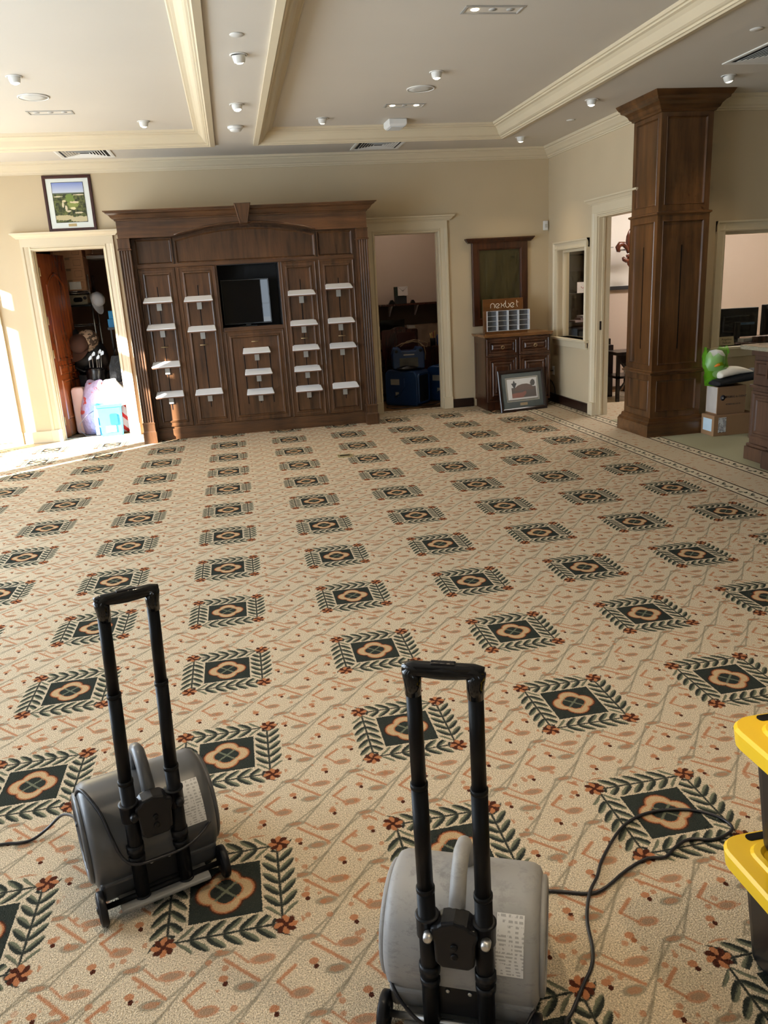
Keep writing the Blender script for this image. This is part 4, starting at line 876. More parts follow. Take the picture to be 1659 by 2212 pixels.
MB().tube([(-.082, -.061, .04), (-.082, -.061, .56), (-.05, -.062, .59)], .005, 6).build('piping', plain('piping', srgb(200, 168, 160), .5), pd)
gn = NT('lavender_film'); P_ = gn.tc.outputs['Object']
LAV = gn.out(gn.mix(gn.mr(gn.noise(P_, 9, 2), .64, .67), srgb(206, 188, 226), srgb(226, 90, 86)), .3, trans=.2, alpha=.9); gn.bump(gn.noise(P_, 18, 3), .7, .03)
def sack(name, mat, loc, w_, d_, h_, label, seed, parent_parts=None):
    o = thing(name, label, 'bag', loc); rnd = random.Random(seed); lo = []
    ph = [rnd.uniform(0, 6) for _ in range(4)]
    for j in range(9):
        t = j/8; r = (1-.55*max(0, t-.45)/.55)*(.9+.1*math.sin(t*3)); loop = []
        for k_ in range(20):
            a = 2*math.pi*k_/20; q = r*(1+.07*math.sin(3*a+ph[0]+2*t)+.05*math.sin(5*a+ph[1]+5*t)+.03*math.sin(9*a+ph[2]))
            loop.append((w_/2*q*math.cos(a)+.1*w_*t*math.sin(ph[3]), d_/2*q*math.sin(a), h_*t*(1+.04*math.sin(2*a+ph[1]))))
        lo.append(loop)
    MB().rings(lo, True, True, True).build('film', mat, o); return o
sack('plastic_bag', LAV, (-1.80, 10.66, .001), .50, .28, .66, 'lavender plastic bag with red print on the storage closet floor', 3)
sack('plastic_bag', plain('white_bag_film', (.86, .86, .86), .35, .03, 10, .5, 25), (-1.57, 10.52, .36), .36, .26, .32, 'white plastic bag bulging over the blue recycling box', 8)
gn = NT('red_striped_film'); P_ = gn.tc.outputs['Object']; X_, Y_, Z_ = gn.sep(P_)
sack('plastic_bag', gn.out(gn.mix(gn.math('GREATER_THAN', gn.math('SINE', gn.math('MULTIPLY', gn.math('ADD', X_, Z_), 38.0)), .45), srgb(236, 214, 226), srgb(220, 50, 52)), .35), (-1.50, 10.64, .001), .22, .2, .44, 'white plastic bag with red stripes beside the door jamb', 5)
bb = thing('recycling_box', 'light blue plastic recycling box in the storage doorway', 'box', (-1.655, 10.42, 0), R(6))
BLU = plain('sky_blue_plastic', srgb(70, 168, 226), .35, .05)
m_ = MB(); lp_ = lambda w_, d_, z: [(x, y, z) for x, y in rrect(-w_, w_, -d_, d_, .02)]
m_.rings([lp_(.135, .11, 0), lp_(.14, .115, .05), lp_(.15, .12, .36), lp_(.165, .135, .365), lp_(.165, .135, .40), lp_(.15, .12, .40), lp_(.14, .11, .05)], True); m_.build('tub', BLU, bb)
box('front_panel', plain('pale_blue_label', srgb(190, 226, 246), .5), bb, -.06, .06, -.1305, -.119, .05, .13); 
m_ = MB(); m_.prism(rrect(.0, .09, .14, .28, .02), -.135, -.118); m_.build('handle_recess', plain('deep_blue', srgb(36, 120, 190), .4), bb)
for z in (.13, .25): box('side_latch', plain('pale_blue_latch', srgb(150, 200, 240), .4), bb, -.185, -.14, -.13, -.02, z-.10, z+.0, .006)
text('550', .05, 'box_number', PAPER, bb, (-.0, -.132, .095), (R(90), 0, 0))
tag(MB().tube([(-1.83, 10.33, .33), (-1.92, 10.34, .28), (-2.02, 10.36, .18), (-2.03, 10.38, .08), (-1.98, 10.4, .02), (-1.88, 10.4, .006), (-1.8, 10.41, .006)], .004, 6).build('loose_cable', RUBBER), 'thin black cable looping in front of the lavender bag', 'cable')
gk = thing('black_tote_bag', 'black tote bag hanging at the right of the storage closet', 'bag', (-1.54, 10.95, .62))
MB().rings([[(x*a, y*.05, z) for x, y in ((-1, -1), (1, -1), (1, 1), (-1, 1))] for a, z in ((.08, 0), (.12, .05), (.11, .2), (.06, .33))], True, True).build('bag', plain('black_bag_film', (.01, .01, .012), .25, .2, 10, .6, 20), gk)
MB().tube([(-.03, 0, .32), (0, -.02, .42), (.03, 0, .32)], .008, 6).build('loop_handle', BLACKP, gk)
gk = thing('grey_golf_bag', 'grey golf bag standing at the right of the storage closet', 'golf bag', (-1.53, 10.98, 0))
MB().lathe([(.09, 0), (.1, .03), (.1, .58), (.105, .61), (.095, .615)], 18).build('body', plain('grey_nylon', srgb(120, 110, 112), .6), gk); MB().tube([(-.03, -.1, .15), (-.03, -.104, .56)], .006, 6).build('zipper', BLACKP, gk)
tag(box('supply_box', plain('blue_white_box', srgb(30, 150, 216), .5), None, -1.62, -1.50, 11.3, 11.45, 1.41, 1.515, .004), 'small blue box, upper of two on the right side shelf', 'box')
tag(box('supply_box', plain('blue_box', srgb(34, 140, 206), .5), None, -1.64, -1.49, 11.29, 11.45, 1.30, 1.409, .004), 'small blue box, lower of two on the right side shelf', 'box')
sv = thing('side_shelf', 'narrow dark side shelf rack on the right of the storage closet', 'shelf', (-1.5, 11.37, 0))
box('board', BLACKW, sv, -.15, .02, -.1, .12, 1.27, 1.2995); box('upright', BLACKW, sv, -.0, .02, -.1, .12, 0, 1.27); box('upright', BLACKW, sv, -.15, -.13, .1, .12, 0, 1.27)

# ------------------------------------------------------------------ narrow office behind the second doorway
hs = thing('wall_shelf', 'dark wall shelf with brackets in the narrow office', 'shelf', (2.25, 12.199, 1.33))
box('board', MAHOG, hs, -1.0, 1.04, -.36, 0, 0, .028, .003); box('back_panel', plain('grey_brown_panel', srgb(92, 78, 66), .8), hs, -1.0, 1.04, -.012, 0, -.30, -.001)
for x in (.12, .52): MB().add([(x-.01, -.013, -.16), (x+.01, -.013, -.16), (x+.01, -.26, -.002), (x-.01, -.26, -.002), (x-.01, -.013, -.002), (x+.01, -.013, -.002)], [(0, 1, 2, 3), (0, 4, 5, 1), (0, 3, 4), (1, 5, 2)]).build('bracket', WHITEM, hs)
tb = thing('clock_box', 'tall dark box with a white envelope-printed box leaning on it on the wall shelf', 'box', (2.50, 11.92, 1.3585))
box('dark_box', plain('charcoal_carton', (.03, .035, .04), .6), tb, -.085, .085, -.05, .06, 0, .11, .003); box('upper_box', plain('dark_green_carton', (.02, .035, .025), .6), tb, -.085, .06, -.03, .06, .11, .245, .003)
tag(box('envelope_box', plain('pale_envelope', (.78, .72, .7), .6), None, 2.452, 2.60, 11.845, 11.878, 1.475, 1.605, .002), 'pale square envelope-printed card on the wall shelf', 'card')
fl_ = MB().tube([(2.458, 11.8445, 1.598), (2.526, 11.8445, 1.540), (2.594, 11.8445, 1.598)], .0012, 4); fo = fl_.build('envelope_flap_line', INK)
fo.parent = bpy.data.objects['envelope_box']; fo['label'] = 'thin dark flap line'
MB().tube([(2.512, 11.8443, 1.552), (2.526, 11.8443, 1.538), (2.542, 11.8443, 1.555)], .004, 4).build('check_mark', INK, bpy.data.objects['envelope_box'])
for x, s, lb in ((2.36, 1.0, 'small dark ornament left of the boxes on the wall shelf'), (2.68, .8, 'small dark ornament right of the boxes on the wall shelf')):
    tag(MB().rings([[(x+dx*s, 11.9+dy*s, 1.3583+z*s) for dx, dy in ((-.05*a, -.03), (.05*a, -.03), (.05*a, .03), (-.05*a, .03))] for a, z in ((1, 0), (.8, .02), (.35, .06))], True).build('ornament', BLACKP, None, .004), lb, 'ornament')
dk = thing('desk', 'dark mahogany desk at the back of the narrow office', 'desk', (2.55, 11.75, 0))
box('top', MAHOG, dk, -.75, .74, -.35, .44, .71, .745, .005); box('side_panel', MAHOG, dk, .66, .72, -.32, .42, 0, .71); box('front_panel', MAHOG, dk, .1, .66, -.33, -.31, .12, .71); box('side_panel', MAHOG, dk, -.73, -.69, -.32, .42, 0, .71)
mo = thing('monitor', 'black monitor on the mahogany desk behind the chair', 'monitor', (2.36, 11.95, .7455))
box('screen', BLACKG, mo, -.19, .19, -.01, .02, .10, .385, .004); box('stand', BLACKP, mo, -.02, .02, .005, .03, .01, .12); box('foot', BLACKP, mo, -.1, .1, -.06, .08, 0, .012)
tag(MB().add([(2.62, 11.98, .7458), (2.75, 11.98, .7458), (2.74, 12.08, 1.02), (2.61, 12.08, 1.04), (2.62, 11.983, .7458), (2.75, 11.983, .7458), (2.74, 12.083, 1.02), (2.61, 12.083, 1.04)], [(0, 1, 2, 3), (7, 6, 5, 4), (0, 4, 5, 1), (1, 5, 6, 2), (2, 6, 7, 3), (3, 7, 4, 0)]).build('paper_sheet', PAPER), 'white paper sheet leaning behind the desk items', 'paper')
ch = thing('office_chair', 'mahogany chair with humped back rail in the narrow office', 'chair', (2.33, 11.28, 0), R(3))
tops = [(-.27, .60), (-.27, 1.0), (-.25, 1.02), (-.14, 1.022), (-.07, 1.05), (0, 1.058), (.07, 1.05), (.14, 1.022), (.25, 1.02), (.27, 1.0), (.27, .60)]
MB().prism(tops, 0, .035).build('backrest', MAHOG, ch, .008); box('back_cushion', plain('oxblood_leather', srgb(60, 20, 18), .35), ch, -.03, .23, -.008, .0, .66, .98, .006)
box('seat', MAHOG, ch, -.25, .25, .02, .48, .42, .46, .01)
for x in (-.24, .20):
    for y in (.0, .44): box('leg', MAHOG, ch, x, x+.04, y, y+.04, 0, .42 if y else .62)
pc = thing('pencil_cup', 'dark cup full of pencils on the mahogany desk', 'cup', (2.90, 11.62, .7455))
MB().lathe([(.04, 0), (.042, .10), (.038, .10), (.036, .01), (0, .01)], 18).build('cup', BLACKP, pc)
for i, c in enumerate(((220, 180, 50), (220, 180, 50), (200, 60, 40), (220, 190, 70))): MB().tube([(-.02+i*.013, .0, .02), (-.04+i*.027, .01*(i % 2), .17+.012*i)], .004, 6).build('pencil', plain('pencil_paint', srgb(*c), .5), pc)
bt = thing('bottle', 'blue bottle beside the pencil cup', 'bottle', (2.985, 11.60, .7455)); MB().lathe([(.032, 0), (.034, .01), (.034, .12), (.02, .15), (.016, .155)], 18).build('body', plain('blue_bottle', srgb(30, 60, 120), .25), bt); MB().lathe([(.018, .155), (.018, .175), (0, .176)], 14).build('cap', plain('amber_cap', srgb(180, 140, 50), .4), bt)
sack('gift_bag', plain('purple_foil', srgb(110, 60, 110), .35, .3, 18), (3.07, 11.56, .7455), .15, .1, .17, 'small purple foil bag at the end of the mahogany desk', 12)
# blue dehumidifiers
DBLUE = plain('deep_blue_plastic', srgb(26, 62, 112), .35, .12, 6); DBLK = plain('vent_black', (.004, .004, .005), .5)
def dehum(loc, rz, label):
    o = thing('dehumidifier', label, 'dehumidifier', loc, rz)
    MB().prism([(-.26, .03), (-.24, 0), (.24, 0), (.26, .03), (.265, .40), (.22, .48), (-.2, .50), (-.255, .45)], -.19, .19).build('housing', DBLUE, o, .022, 3)
    MB().tube([(-.10, -.192, .12), (-.02, -.194, .16), (.06, -.194, .28), (.06, -.192, .38)], .012, 8).build('moulded_rib', DBLUE, o)
    box('rating_label', plain('grey_label', (.35, .34, .32), .5), o, -.16, -.02, -.1915, -.189, .29, .37); box('rating_label', plain('grey_label', (.35, .34, .32), .5), o, -.09, -.035, -.1915, -.189, .13, .19)
    MB().prism([(a, b) for a, b in rrect(-.15, .12, .05, .42, .03)], .262, .268, 'x').build('intake_grille', DBLK, o)
    MB().rings([[(.266, y, z) for y, z in rrect(-.175+i, .145-i, .025+i, .445-i, .035)] for i in (0,)]+[[(.28, y, z) for y, z in rrect(-.17, .14, .03, .44, .035)], [(.28, y, z) for y, z in rrect(-.15, .12, .05, .42, .03)], [(.266, y, z) for y, z in rrect(-.15, .12, .05, .42, .03)]], False, False).build('grille_surround', DBLUE, o)
    return o
dehum((2.335, 10.93, 0), R(-42), 'large blue dehumidifier at the front of the narrow office floor')
dehum((2.965, 11.05, 0), R(-40), 'large blue dehumidifier beside the front one by the jamb')
d2 = thing('air_scrubber', 'smaller blue machine with handle corners stacked on the front dehumidifier', 'air scrubber', (2.36, 10.95, .503), R(-6))
MB().prism([(-.22, 0), (.22, 0), (.225, .2), (.20, .285), (.12, .29), (.10, .245), (-.10, .245), (-.12, .29), (-.20, .285), (-.225, .2)], -.13, .13).build('housing', DBLUE, d2, .016, 3)
box('filter_panel', plain('grey_filter', (.12, .12, .11), .7), d2, -.13, .13, -.135, -.128, .02, .15, .003); box('name_strip', plain('pale_strip', (.45, .45, .45), .4), d2, -.07, .08, -.1345, -.128, .185, .20)
for x in (-.17, .17): MB().lathe([(.02, 0), (.022, .004), (.012, .006)], 14, Matrix.Translation((x, -.13, .245)) @ Matrix.Rotation(R(90), 4, 'X')).build('corner_knob', DBLK, d2)
MB().tube([(-.16, 0, .30), (-.08, -.02, .34), (.0, .0, .345), (.08, .02, .36), (.16, .0, .345), (.23, -.02, .29), (.25, -.03, .2), (.24, -.03, .1)], .008, 8).build('hose', plain('tan_hose', srgb(150, 128, 100), .6), d2)
MB().tube([(-.1, 0, .30), (0, .03, .36), (.1, .02, .38), (.2, 0, .36), (.29, -.02, .33), (.27, -.05, .28), (.2, -.06, .30)], .007, 8).build('hose', plain('tan_hose', srgb(150, 128, 100), .6), d2)
sack('dark_plastic_sheet', plain('black_sheet', (.006, .006, .006), .3, .2, 8, .5, 20), (2.30, 10.78, .4995), .3, .16, .05, 'crumpled black plastic between the stacked blue machines', 21).parent = None
tag(MB().tube([(1.98, 10.72, .008), (2.03, 10.58, .006), (2.13, 10.54, .006), (2.3, 10.57, .006), (2.5, 10.62, .006), (2.65, 10.68, .006), (2.76, 10.8, .006)], .006, 6).build('machine_cord', RUBBER), 'black cord lying on the floor in front of the blue machines', 'cord')

# ------------------------------------------------------------------ offices behind the right wall
ht = thing('hutch', 'dark wood hutch with open shelves seen through the small office window', 'hutch', (4.74, 10.93, 0))
box('back', BLACKW, ht, -.40, .40, -.02, 0, .75, 2.0); 
for x in (-.40, .37): box('side', BLACKW, ht, x, x+.03, -.32, -.02, .75, 1.93)
for z in (.96, 1.36, 1.68, 1.90): box('shelf', BLACKW, ht, -.37, .37, -.31, -.02, z, z+.025)
box('base_cabinet', BLACKW, ht, -.42, .42, -.5, 0, 0, .75, .004)
eb = thing('envelope_card', 'white square envelope-printed card with red mark on the dark hutch', 'card', (4.80, 10.60, 1.3855)); box('card', plain('pale_card', (.8, .74, .72), .6), eb, -.075, .085, 0, .012, 0, .145)
MB().tube([(-.02, -.002, .085), (.006, -.002, .06), (.035, -.002, .09)], .003, 4).build('red_mark', plain('red_ink', srgb(190, 40, 60), .5), eb)
for i, (x, w_, z, c) in enumerate(((4.72, .16, .986, (150, 130, 128)), (4.80, .18, 1.016, (120, 100, 100)), (4.83, .12, 1.046, (200, 196, 200)))): tag(box('paper_stack', plain('stack_paper', srgb(*c), .7), None, x, x+w_, 10.64, 10.84, z, z+.029, .002), ('lowest', 'middle', 'top')[i]+' paper stack on the hutch shelf', 'paper stack', 'paper stacks on the hutch')
tag(MB().box(4.36, 5.2, 10.5, 10.85, 1.955, 1.97).build('tinsel_shelf', plain('silver_clutter', (.4, .4, .38), .3, .6, 30, metal=.5)), 'silvery flat boxes on top of the hutch', 'box')
pr = thing('office_printer', 'black office printer with green light in front of the hutch', 'printer', (4.70, 10.22, .70)); box('body', BLACKP, pr, -.2, .22, -.16, .18, 0, .24, .015); box('panel', plain('dark_panel', (.05, .05, .05), .3), pr, -.18, .2, -.163, -.158, .13, .2); MB().lathe([(.012, 0), (.012, .004), (0, .006)], 12, Matrix.Translation((.05, -.164, .17)) @ Matrix.Rotation(R(90), 4, 'X')).build('green_light', emit('green_led', (.3, 1, .6), 2.0), pr)
tag(box('printer_stand', BLACKW, None, 4.42, 5.0, 10.02, 10.415, 0, .6995, .006), 'dark stand under the office printer', 'stand')
scn = thing('projection_screen', 'pale wall-mounted projection screen with dark lower bar in the office', 'screen', (6.0, 10.93, 0)); box('cloth', plain('screen_cloth', (.88, .84, .78), .8, .01), scn, -.85, 1.0, -.008, 0, 1.44, 2.5); box('lower_bar', plain('dark_bar', (.03, .03, .035), .4), scn, -.85, 1.0, -.03, .0, 1.39, 1.44, .004)
fd = thing('fleur_de_lis', 'carved reddish wood fleur-de-lis ornament on the office wall', 'wall ornament', (5.50, 10.62, 1.93))
FW = wood('carved_red_wood', srgb(70, 28, 18), srgb(120, 60, 36), .2, 9, 1.5, .6)
MB().lathe([(0, -.06), (.03, -.04), (.045, .03), (.062, .10), (.055, .17), (.03, .23), (.008, .265), (0, .27)], 20, Matrix.Scale(.5, 4, (0, 1, 0))).build('centre_petal', FW, fd)
for s in (-1, 1):
    MB().tube([(s*.02, 0, -.05), (s*.05, -.01, .02), (s*.10, -.015, .07), (s*.155, -.015, .07), (s*.185, -.015, .03), (s*.175, -.015, -.01), (s*.15, -.015, -.02)], [.018, .028, .036, .038, .036, .03, .018], 12).build('side_petal', FW, fd)
    MB().tube([(s*.0, 0, -.14), (s*.05, -.01, -.15), (s*.09, -.015, -.13), (s*.105, -.015, -.10)], [.022, .03, .028, .016], 12).build('lower_scroll', FW, fd)
MB().tube([(-.06, -.02, -.09), (0, -.035, -.085), (.06, -.02, -.09)], .02, 12).build('band', FW, fd)
MB().lathe([(0, -.24), (.03, -.2), (.036, -.15), (.03, -.1), (0, -.09)], 16, Matrix.Scale(.5, 4, (0, 1, 0))).build('tail', FW, fd)
MB().tube([(0, .03, .0), (0, .30, .0)], .012, 8).build('mount', FW, fd)
st = thing('side_table', 'black wooden stand with crossed braces inside the office doorway', 'table', (5.02, 9.75, 0))
box('top', BLACKW, st, -.2, .2, -.2, .2, .60, .64, .004)
for x in (-.19, .15):
    for y in (-.19, .15): box('leg', BLACKW, st, x, x+.04, y, y+.04, 0, .60)
MB().tube([(-.17, -.17, .12), (.17, -.17, .56)], .016, 4).build('brace', BLACKW, st); MB().tube([(.17, -.17, .12), (-.17, -.17, .56)], .016, 4).build('brace', BLACKW, st); box('shelf', BLACKW, st, -.19, .19, -.19, .19, .30, .33); box('rail', BLACKW, st, -.15, .15, -.18, -.16, .49, .60)
pcb = thing('computer_tower', 'black computer tower behind the crossed-brace stand', 'computer', (5.47, 10.15, 0)); box('case', BLACKP, pcb, -.12, .14, -.2, .25, 0, .40, .008); box('front_panel', BLACKG, pcb, -.1, .12, -.204, -.199, .05, .36)
tag(box('white_device', WHITE, None, 5.0, 5.16, 9.6, 9.7, .3305, .42, .008), 'small white device on the crossed-brace stand', 'device')
tag(box('red_folder', plain('red_folder', srgb(150, 30, 34), .5), None, 5.38, 5.62, 9.95, 10.25, .4005, .42, .003), 'red folder lying on the computer tower', 'folder')
dsk = thing('window_desk', 'brown desk behind the wide office window', 'desk', (6.2, 7.71, 0)); box('top', MAHOG, dsk, -1.25, 1.6, .0, .75, .80, .84, .004); box('front_rail', MAHOG, dsk, -.75, 1.6, .0, .02, .84, .895, .003); box('modesty_panel', MAHOG, dsk, -1.25, 1.6, .02, .05, 0, .80)
def mon(x, y, z, w_, h_, rz, label):
    o = thing('monitor', label, 'monitor', (x, y, z), rz); box('panel', BLACKP, o, -w_/2, w_/2, 0, .03, .04, .04+h_, .008); box('back_bulge', BLACKP, o, -w_*.3, w_*.3, -.03, .002, .09, .04+h_*.75, .012); box('port_strip', plain('blue_port_strip', srgb(70, 100, 130), .4), o, .02, .19, -.033, -.029, .17, .195); box('stand', BLACKP, o, -.03, .03, -.06, -.03, .0, .2, .004); box('foot', BLACKP, o, -.12, .12, -.1, .1, 0, .012, .004); return o
mon(5.40, 7.96, .8405, .48, .31, R(-12), 'black monitor seen from behind in the wide office window')
mon(5.93, 7.98, .8405, .48, .33, R(14), 'black monitor cut by the right picture edge')
npt = thing('name_plate', 'cream two-line name plate on the wide window sill', 'name plate', (5.10, 7.665, .8305), R(0)); MB().add([(-.085, -.02, 0), (.085, -.02, 0), (.085, .03, 0), (-.085, .03, 0), (-.085, -.0, .09), (.085, 0, .09)], [(0, 3, 2, 1), (0, 1, 5, 4), (3, 4, 5, 2), (0, 4, 3), (1, 2, 5)]).build('plate', plain('cream_plate', srgb(206, 188, 150), .5, .02), npt)
for t_, z in (('Angeline', .062), ('Fickum', .027)): text(t_, .034, 'lettering', INK, npt, (0, -.02+z*.222-.0012, z), (R(77.5), 0, 0), .0003)
ts = thing('tissue_box', 'pale tissue box behind the monitor in the wide window', 'tissue box', (5.27, 8.22, .8405)); box('box', plain('grey_tissue_box', (.2, .18, .2), .6), ts, -.11, .11, -.06, .06, 0, .24, .003); MB().lathe([(.02, .24), (.05, .27), (.045, .31), (.0, .335)], 9).build('tissue', PAPER, ts); box('stripe', PAPER, ts, -.112, .112, -.062, -.06, .13, .15)
tag(MB().prism(rrect(5.36, 5.56, 7.76, 7.86, .02), .8405, .875, 'z').build('paper_tray', plain('grey_paper_tray', (.5, .5, .47), .5), None, .004), 'pale paper tray below the monitor', 'tray')
hk = thing('wall_clock', 'dark round clock cut by the right picture edge', 'clock', (5.72, 7.549, 2.44)); MB().lathe([(.13, 0), (.135, .03), (.115, .035), (.11, .022), (0, .022)], 32, Matrix.Rotation(R(90), 4, 'X')).build('case', BLACKW, hk)
MB().lathe([(.108, .022), (.108, .0235), (0, .0236)], 32, Matrix.Rotation(R(90), 4, 'X')).build('dial', PAPER, hk)
for a_, l_ in ((40, .06), (150, .085)): MB().tube([(0, -.025, 0), (l_*math.cos(R(a_)), -.025, l_*math.sin(R(a_)))], .003, 6).build('hand', BLACKM, hk)
# lights in the back rooms
def ceiling_lamp(x, y, z, sx, sy, e, c, label):
    o = thing('ceiling_panel_light', label, 'ceiling light', (x, y, z)); box('frame', WHITEM, o, -sx/2-.03, sx/2+.03, -sy/2-.03, sy/2+.03, -.03, -.0005); box('diffuser', emit('panel_glow', c, 1.5), o, -sx/2, sx/2, -sy/2, sy/2, -.034, -.03)
    l = bpy.data.lights.new('panel_light', 'AREA'); l.shape = 'RECTANGLE'; l.size = sx; l.size_y = sy; l.energy = e; l.color = c
    lo = bpy.data.objects.new('panel_light', l); col.objects.link(lo); lo.parent = o; lo.location = (0, 0, -.05)
ceiling_lamp(5.6, 9.3, H-.0005, 1.1, .5, 48, (1, .92, .85), 'ceiling panel light in the office behind the right wall')
ceiling_lamp(7.4, 9.3, H-.0005, 1.1, .5, 44, (1, .92, .85), 'ceiling panel light farther into the office')
ceiling_lamp(2.3, 11.2, H-.0005, .5, .3, 6, (1, .88, .74), 'ceiling light in the narrow office')

# ------------------------------------------------------------------ air movers with telescopic handles
def air_mover(loc, rz, label, shell, lean, cord_pts, floor_cord, knob):
    o = thing('air_mover', label, 'air mover', loc, rz, 'air movers with tall black handles')
    RX = Matrix.Rotation(R(90), 4, 'Y'); MD = Matrix.Translation((0, .155, .178)) @ RX
    dr_ = MB().lathe([(.10, -.175), (.132, -.174), (.145, -.168), (.151, -.155), (.152, -.135), (.152, .135), (.151, .155), (.145, .168), (.132, .174), (.10, .175)], 48, MD).build('housing', shell, o)
    MB().prism([(.02, .10), (.035, .03), (.30, .022), (.39, .03), (.39, .13), (.30, .18)], -.166, .166, 'x').build('outlet_duct', shell, o, .012, 3)
    for s in (-1, 1):
        Ms = Matrix.Translation((s*.175, .155, .178)) @ Matrix.Rotation(R(90*s), 4, 'Y')
        g = MB().lathe([(.128, -.004), (.128, .008), (.12, .012), (.108, .012), (.104, .004), (.104, -.002)], 36, Ms).build('intake_ring', shell, o)
        MB().lathe([(0, .0), (.103, .0), (.103, .002), (0, .002)], 30, Ms).build('intake_dark', DBLK, g)
        gr = MB()
        for k_ in range(7):
            y = -.09+k_*.03; L_ = math.sqrt(max(0, .104**2-y*y)); gr.tube([tuple(Ms @ Vector((-L_, y, .006))), tuple(Ms @ Vector((L_, y, .006)))], .0035, 6)
        gr.build('intake_bars', shell, g)
    MB().tube([(0, .005, .30), (0, .03, .355), (0, .065, .40), (0, .11, .42), (0, .155, .405), (0, .18, .365), (0, .19, .32)], [.019, .0185, .018, .018, .018, .019, .02], 14).build('carry_handle', shell, o)
    bk = MB(); bk.prism([(-.043, .245), (-.03, .232), (.03, .232), (.043, .245), (.045, .30), (.052, .318), (.05, .335), (.036, .34), (.028, .348), (0, .356), (-.028, .348), (-.036, .34), (-.05, .335), (-.052, .318), (-.045, .30)], -.032, .02); bo = bk.build('handle_bracket', BLACKP, o, .007, 3)
    for z in (.268, .293): MB().lathe([(.008, 0), (.008, .003), (.004, .0035)], 12, Matrix.Translation((0, -.032, z)) @ Matrix.Rotation(R(90), 4, 'X')).build('screw', BLACKM, bo)
    ln = lambda z: lean*max(0, (z-.3))/.6
    for sx in (-.0615, .0615):
        P = lambda z: (sx+ln(z), 0, z)
        MB().tube([P(.035), P(.41)], .0195, 20).build('lower_tube', BLACKM, o); MB().tube([P(.40), P(.668)], .0175, 20).build('middle_tube', BLACKM, o); MB().tube([P(.655), P(.915)], .0155, 20).build('upper_tube', BLACKM, o)
        for z, r, h_ in ((.408, .0205, .006), (.664, .0185, .006)): MB().lathe([(r-.003, -h_), (r, -h_+.001), (r, h_-.001), (r-.003, h_)], 20, Matrix.Translation(P(z))).build('tube_collar', BLACKM, o)
        c1 = MB().lathe([(.0195, -.026), (.0245, -.025), (.0245, .022), (.0265, .023), (.0265, .028), (.0195, .028)], 22, Matrix.Translation(P(.315))).build('clamp', BLACKP, o)
        kx = sx+.006
        MB().lathe([(.011, 0), (.011, .012), (.009, .020), (.005, .021)], 14, Matrix.Translation((kx, -.022, .312)) @ Matrix.Rotation(R(90), 4, 'X')).build('clamp_bolt', knob, c1)
        ax_ = 1 if sx < 0 else -1; xx = sorted((sx+ax_*.02, sx+ax_*.045)); box('clamp_arm', BLACKP, c1, *xx, -.012, .012, .296, .336, .004)
        MB().lathe([(.0195, -.012), (.0235, -.011), (.0235, .011), (.0195, .012)], 22, Matrix.Translation(P(.20))).build('lower_clamp', BLACKP, o)
        MB().lathe([(.0195, -.008), (.0225, -.007), (.0225, .007), (.0195, .008)], 22, Matrix.Translation(P(.168))).build('lower_clamp', BLACKP, o)
        MB().lathe([(.018, .026), (.0225, .028), (.0225, .046), (.0195, .048)], 20, Matrix.Translation(P(0))).build('foot_cap', BLACKP, o)
    MB().prism([(-.055, .06), (.055, .06), (.055, .155), (.03, .172), (-.03, .172), (-.055, .155)], .008, .03).build('lower_bracket', BLACKP, o, .004)
    for sx in (-.025, .025): MB().lathe([(.005, 0), (.005, .003), (.003, .0035)], 10, Matrix.Translation((sx, .008, .13)) @ Matrix.Rotation(R(90), 4, 'X')).build('bracket_screw', STEEL, o)
    # grip
    lt = ln(.93); hg = .0615
    go = MB().tube([(-hg+lt, 0, .872), (-hg+lt, 0, .898), (-hg-.001+lt, 0, .912), (-hg-.004+lt, 0, .922), (-hg+.002+lt, 0, .9265), (-.045+lt, 0, .925), (-.025+lt, 0, .9245), (lt, 0, .9245), (.025+lt, 0, .9245), (.045+lt, 0, .925), (hg-.002+lt, 0, .9265), (hg+.004+lt, 0, .922), (hg+.001+lt, 0, .912), (hg+lt, 0, .898), (hg+lt, 0, .872)],
                 [.0165, .0175, .019, .018, .0165, .0135, .015, .0165, .015, .0135, .0165, .018, .019, .0175, .0165], 16).build('grip', BLACKG, o)
    MB().tube([(-.08+lt, 0, .929), (-.06+lt, 0, .931), (.06+lt, 0, .931), (.08+lt, 0, .929)], [.010, .013, .013, .010], 12).build('grip_cap', BLACKG, go)
    box('release_button', BLACKP, go, lt-.025, lt+.025, -.008, .008, .938, .9455, .003)
    # chassis
    box('base_plate', plain('dusty_grey_plate', (.22, .22, .22), .5, .2, 20), o, -.125, .125, -.035, .06, .030, .042, .004)
    MB().tube([(-.165, .0, .047), (.165, .0, .047)], .008, 12).build('axle', STEEL if knob is STEEL else BLACKM, o)
    for s in (-1, 1):
        w_ = MB().lathe([(.012, -.012), (.036, -.012), (.038, -.008), (.044, -.010), (.047, -.007), (.047, .007), (.044, .010), (.038, .008), (.034, .005), (.014, .006), (.012, .012)], 30, Matrix.Translation((s*.172, 0, .047)) @ RX).build('wheel', BLACKP, o)
        MB().lathe([(.0, -.004), (.011, -.004), (.011, .014*1), (0, .015)], 14, Matrix.Translation((s*.172, 0, .047)) @ Matrix.Rotation(R(90*s), 4, 'Y')).build('hub_cap', STEEL if knob is STEEL else BLACKM, w_)
    # rating label wrapped on the drum
    n_ = NT('rating_label_print'); P_ = n_.tc.outputs['Object']; X_, Y_, Z_ = n_.sep(P_)
    rows = n_.math('SINE', n_.math('MULTIPLY', Z_, 900.0)); kk = n_.math('MULTIPLY', n_.math('GREATER_THAN', rows, .0), n_.math('GREATER_THAN', n_.noise(n_.vm('MULTIPLY', P_, (130, 1, 40)), 1.0, 2), .5))
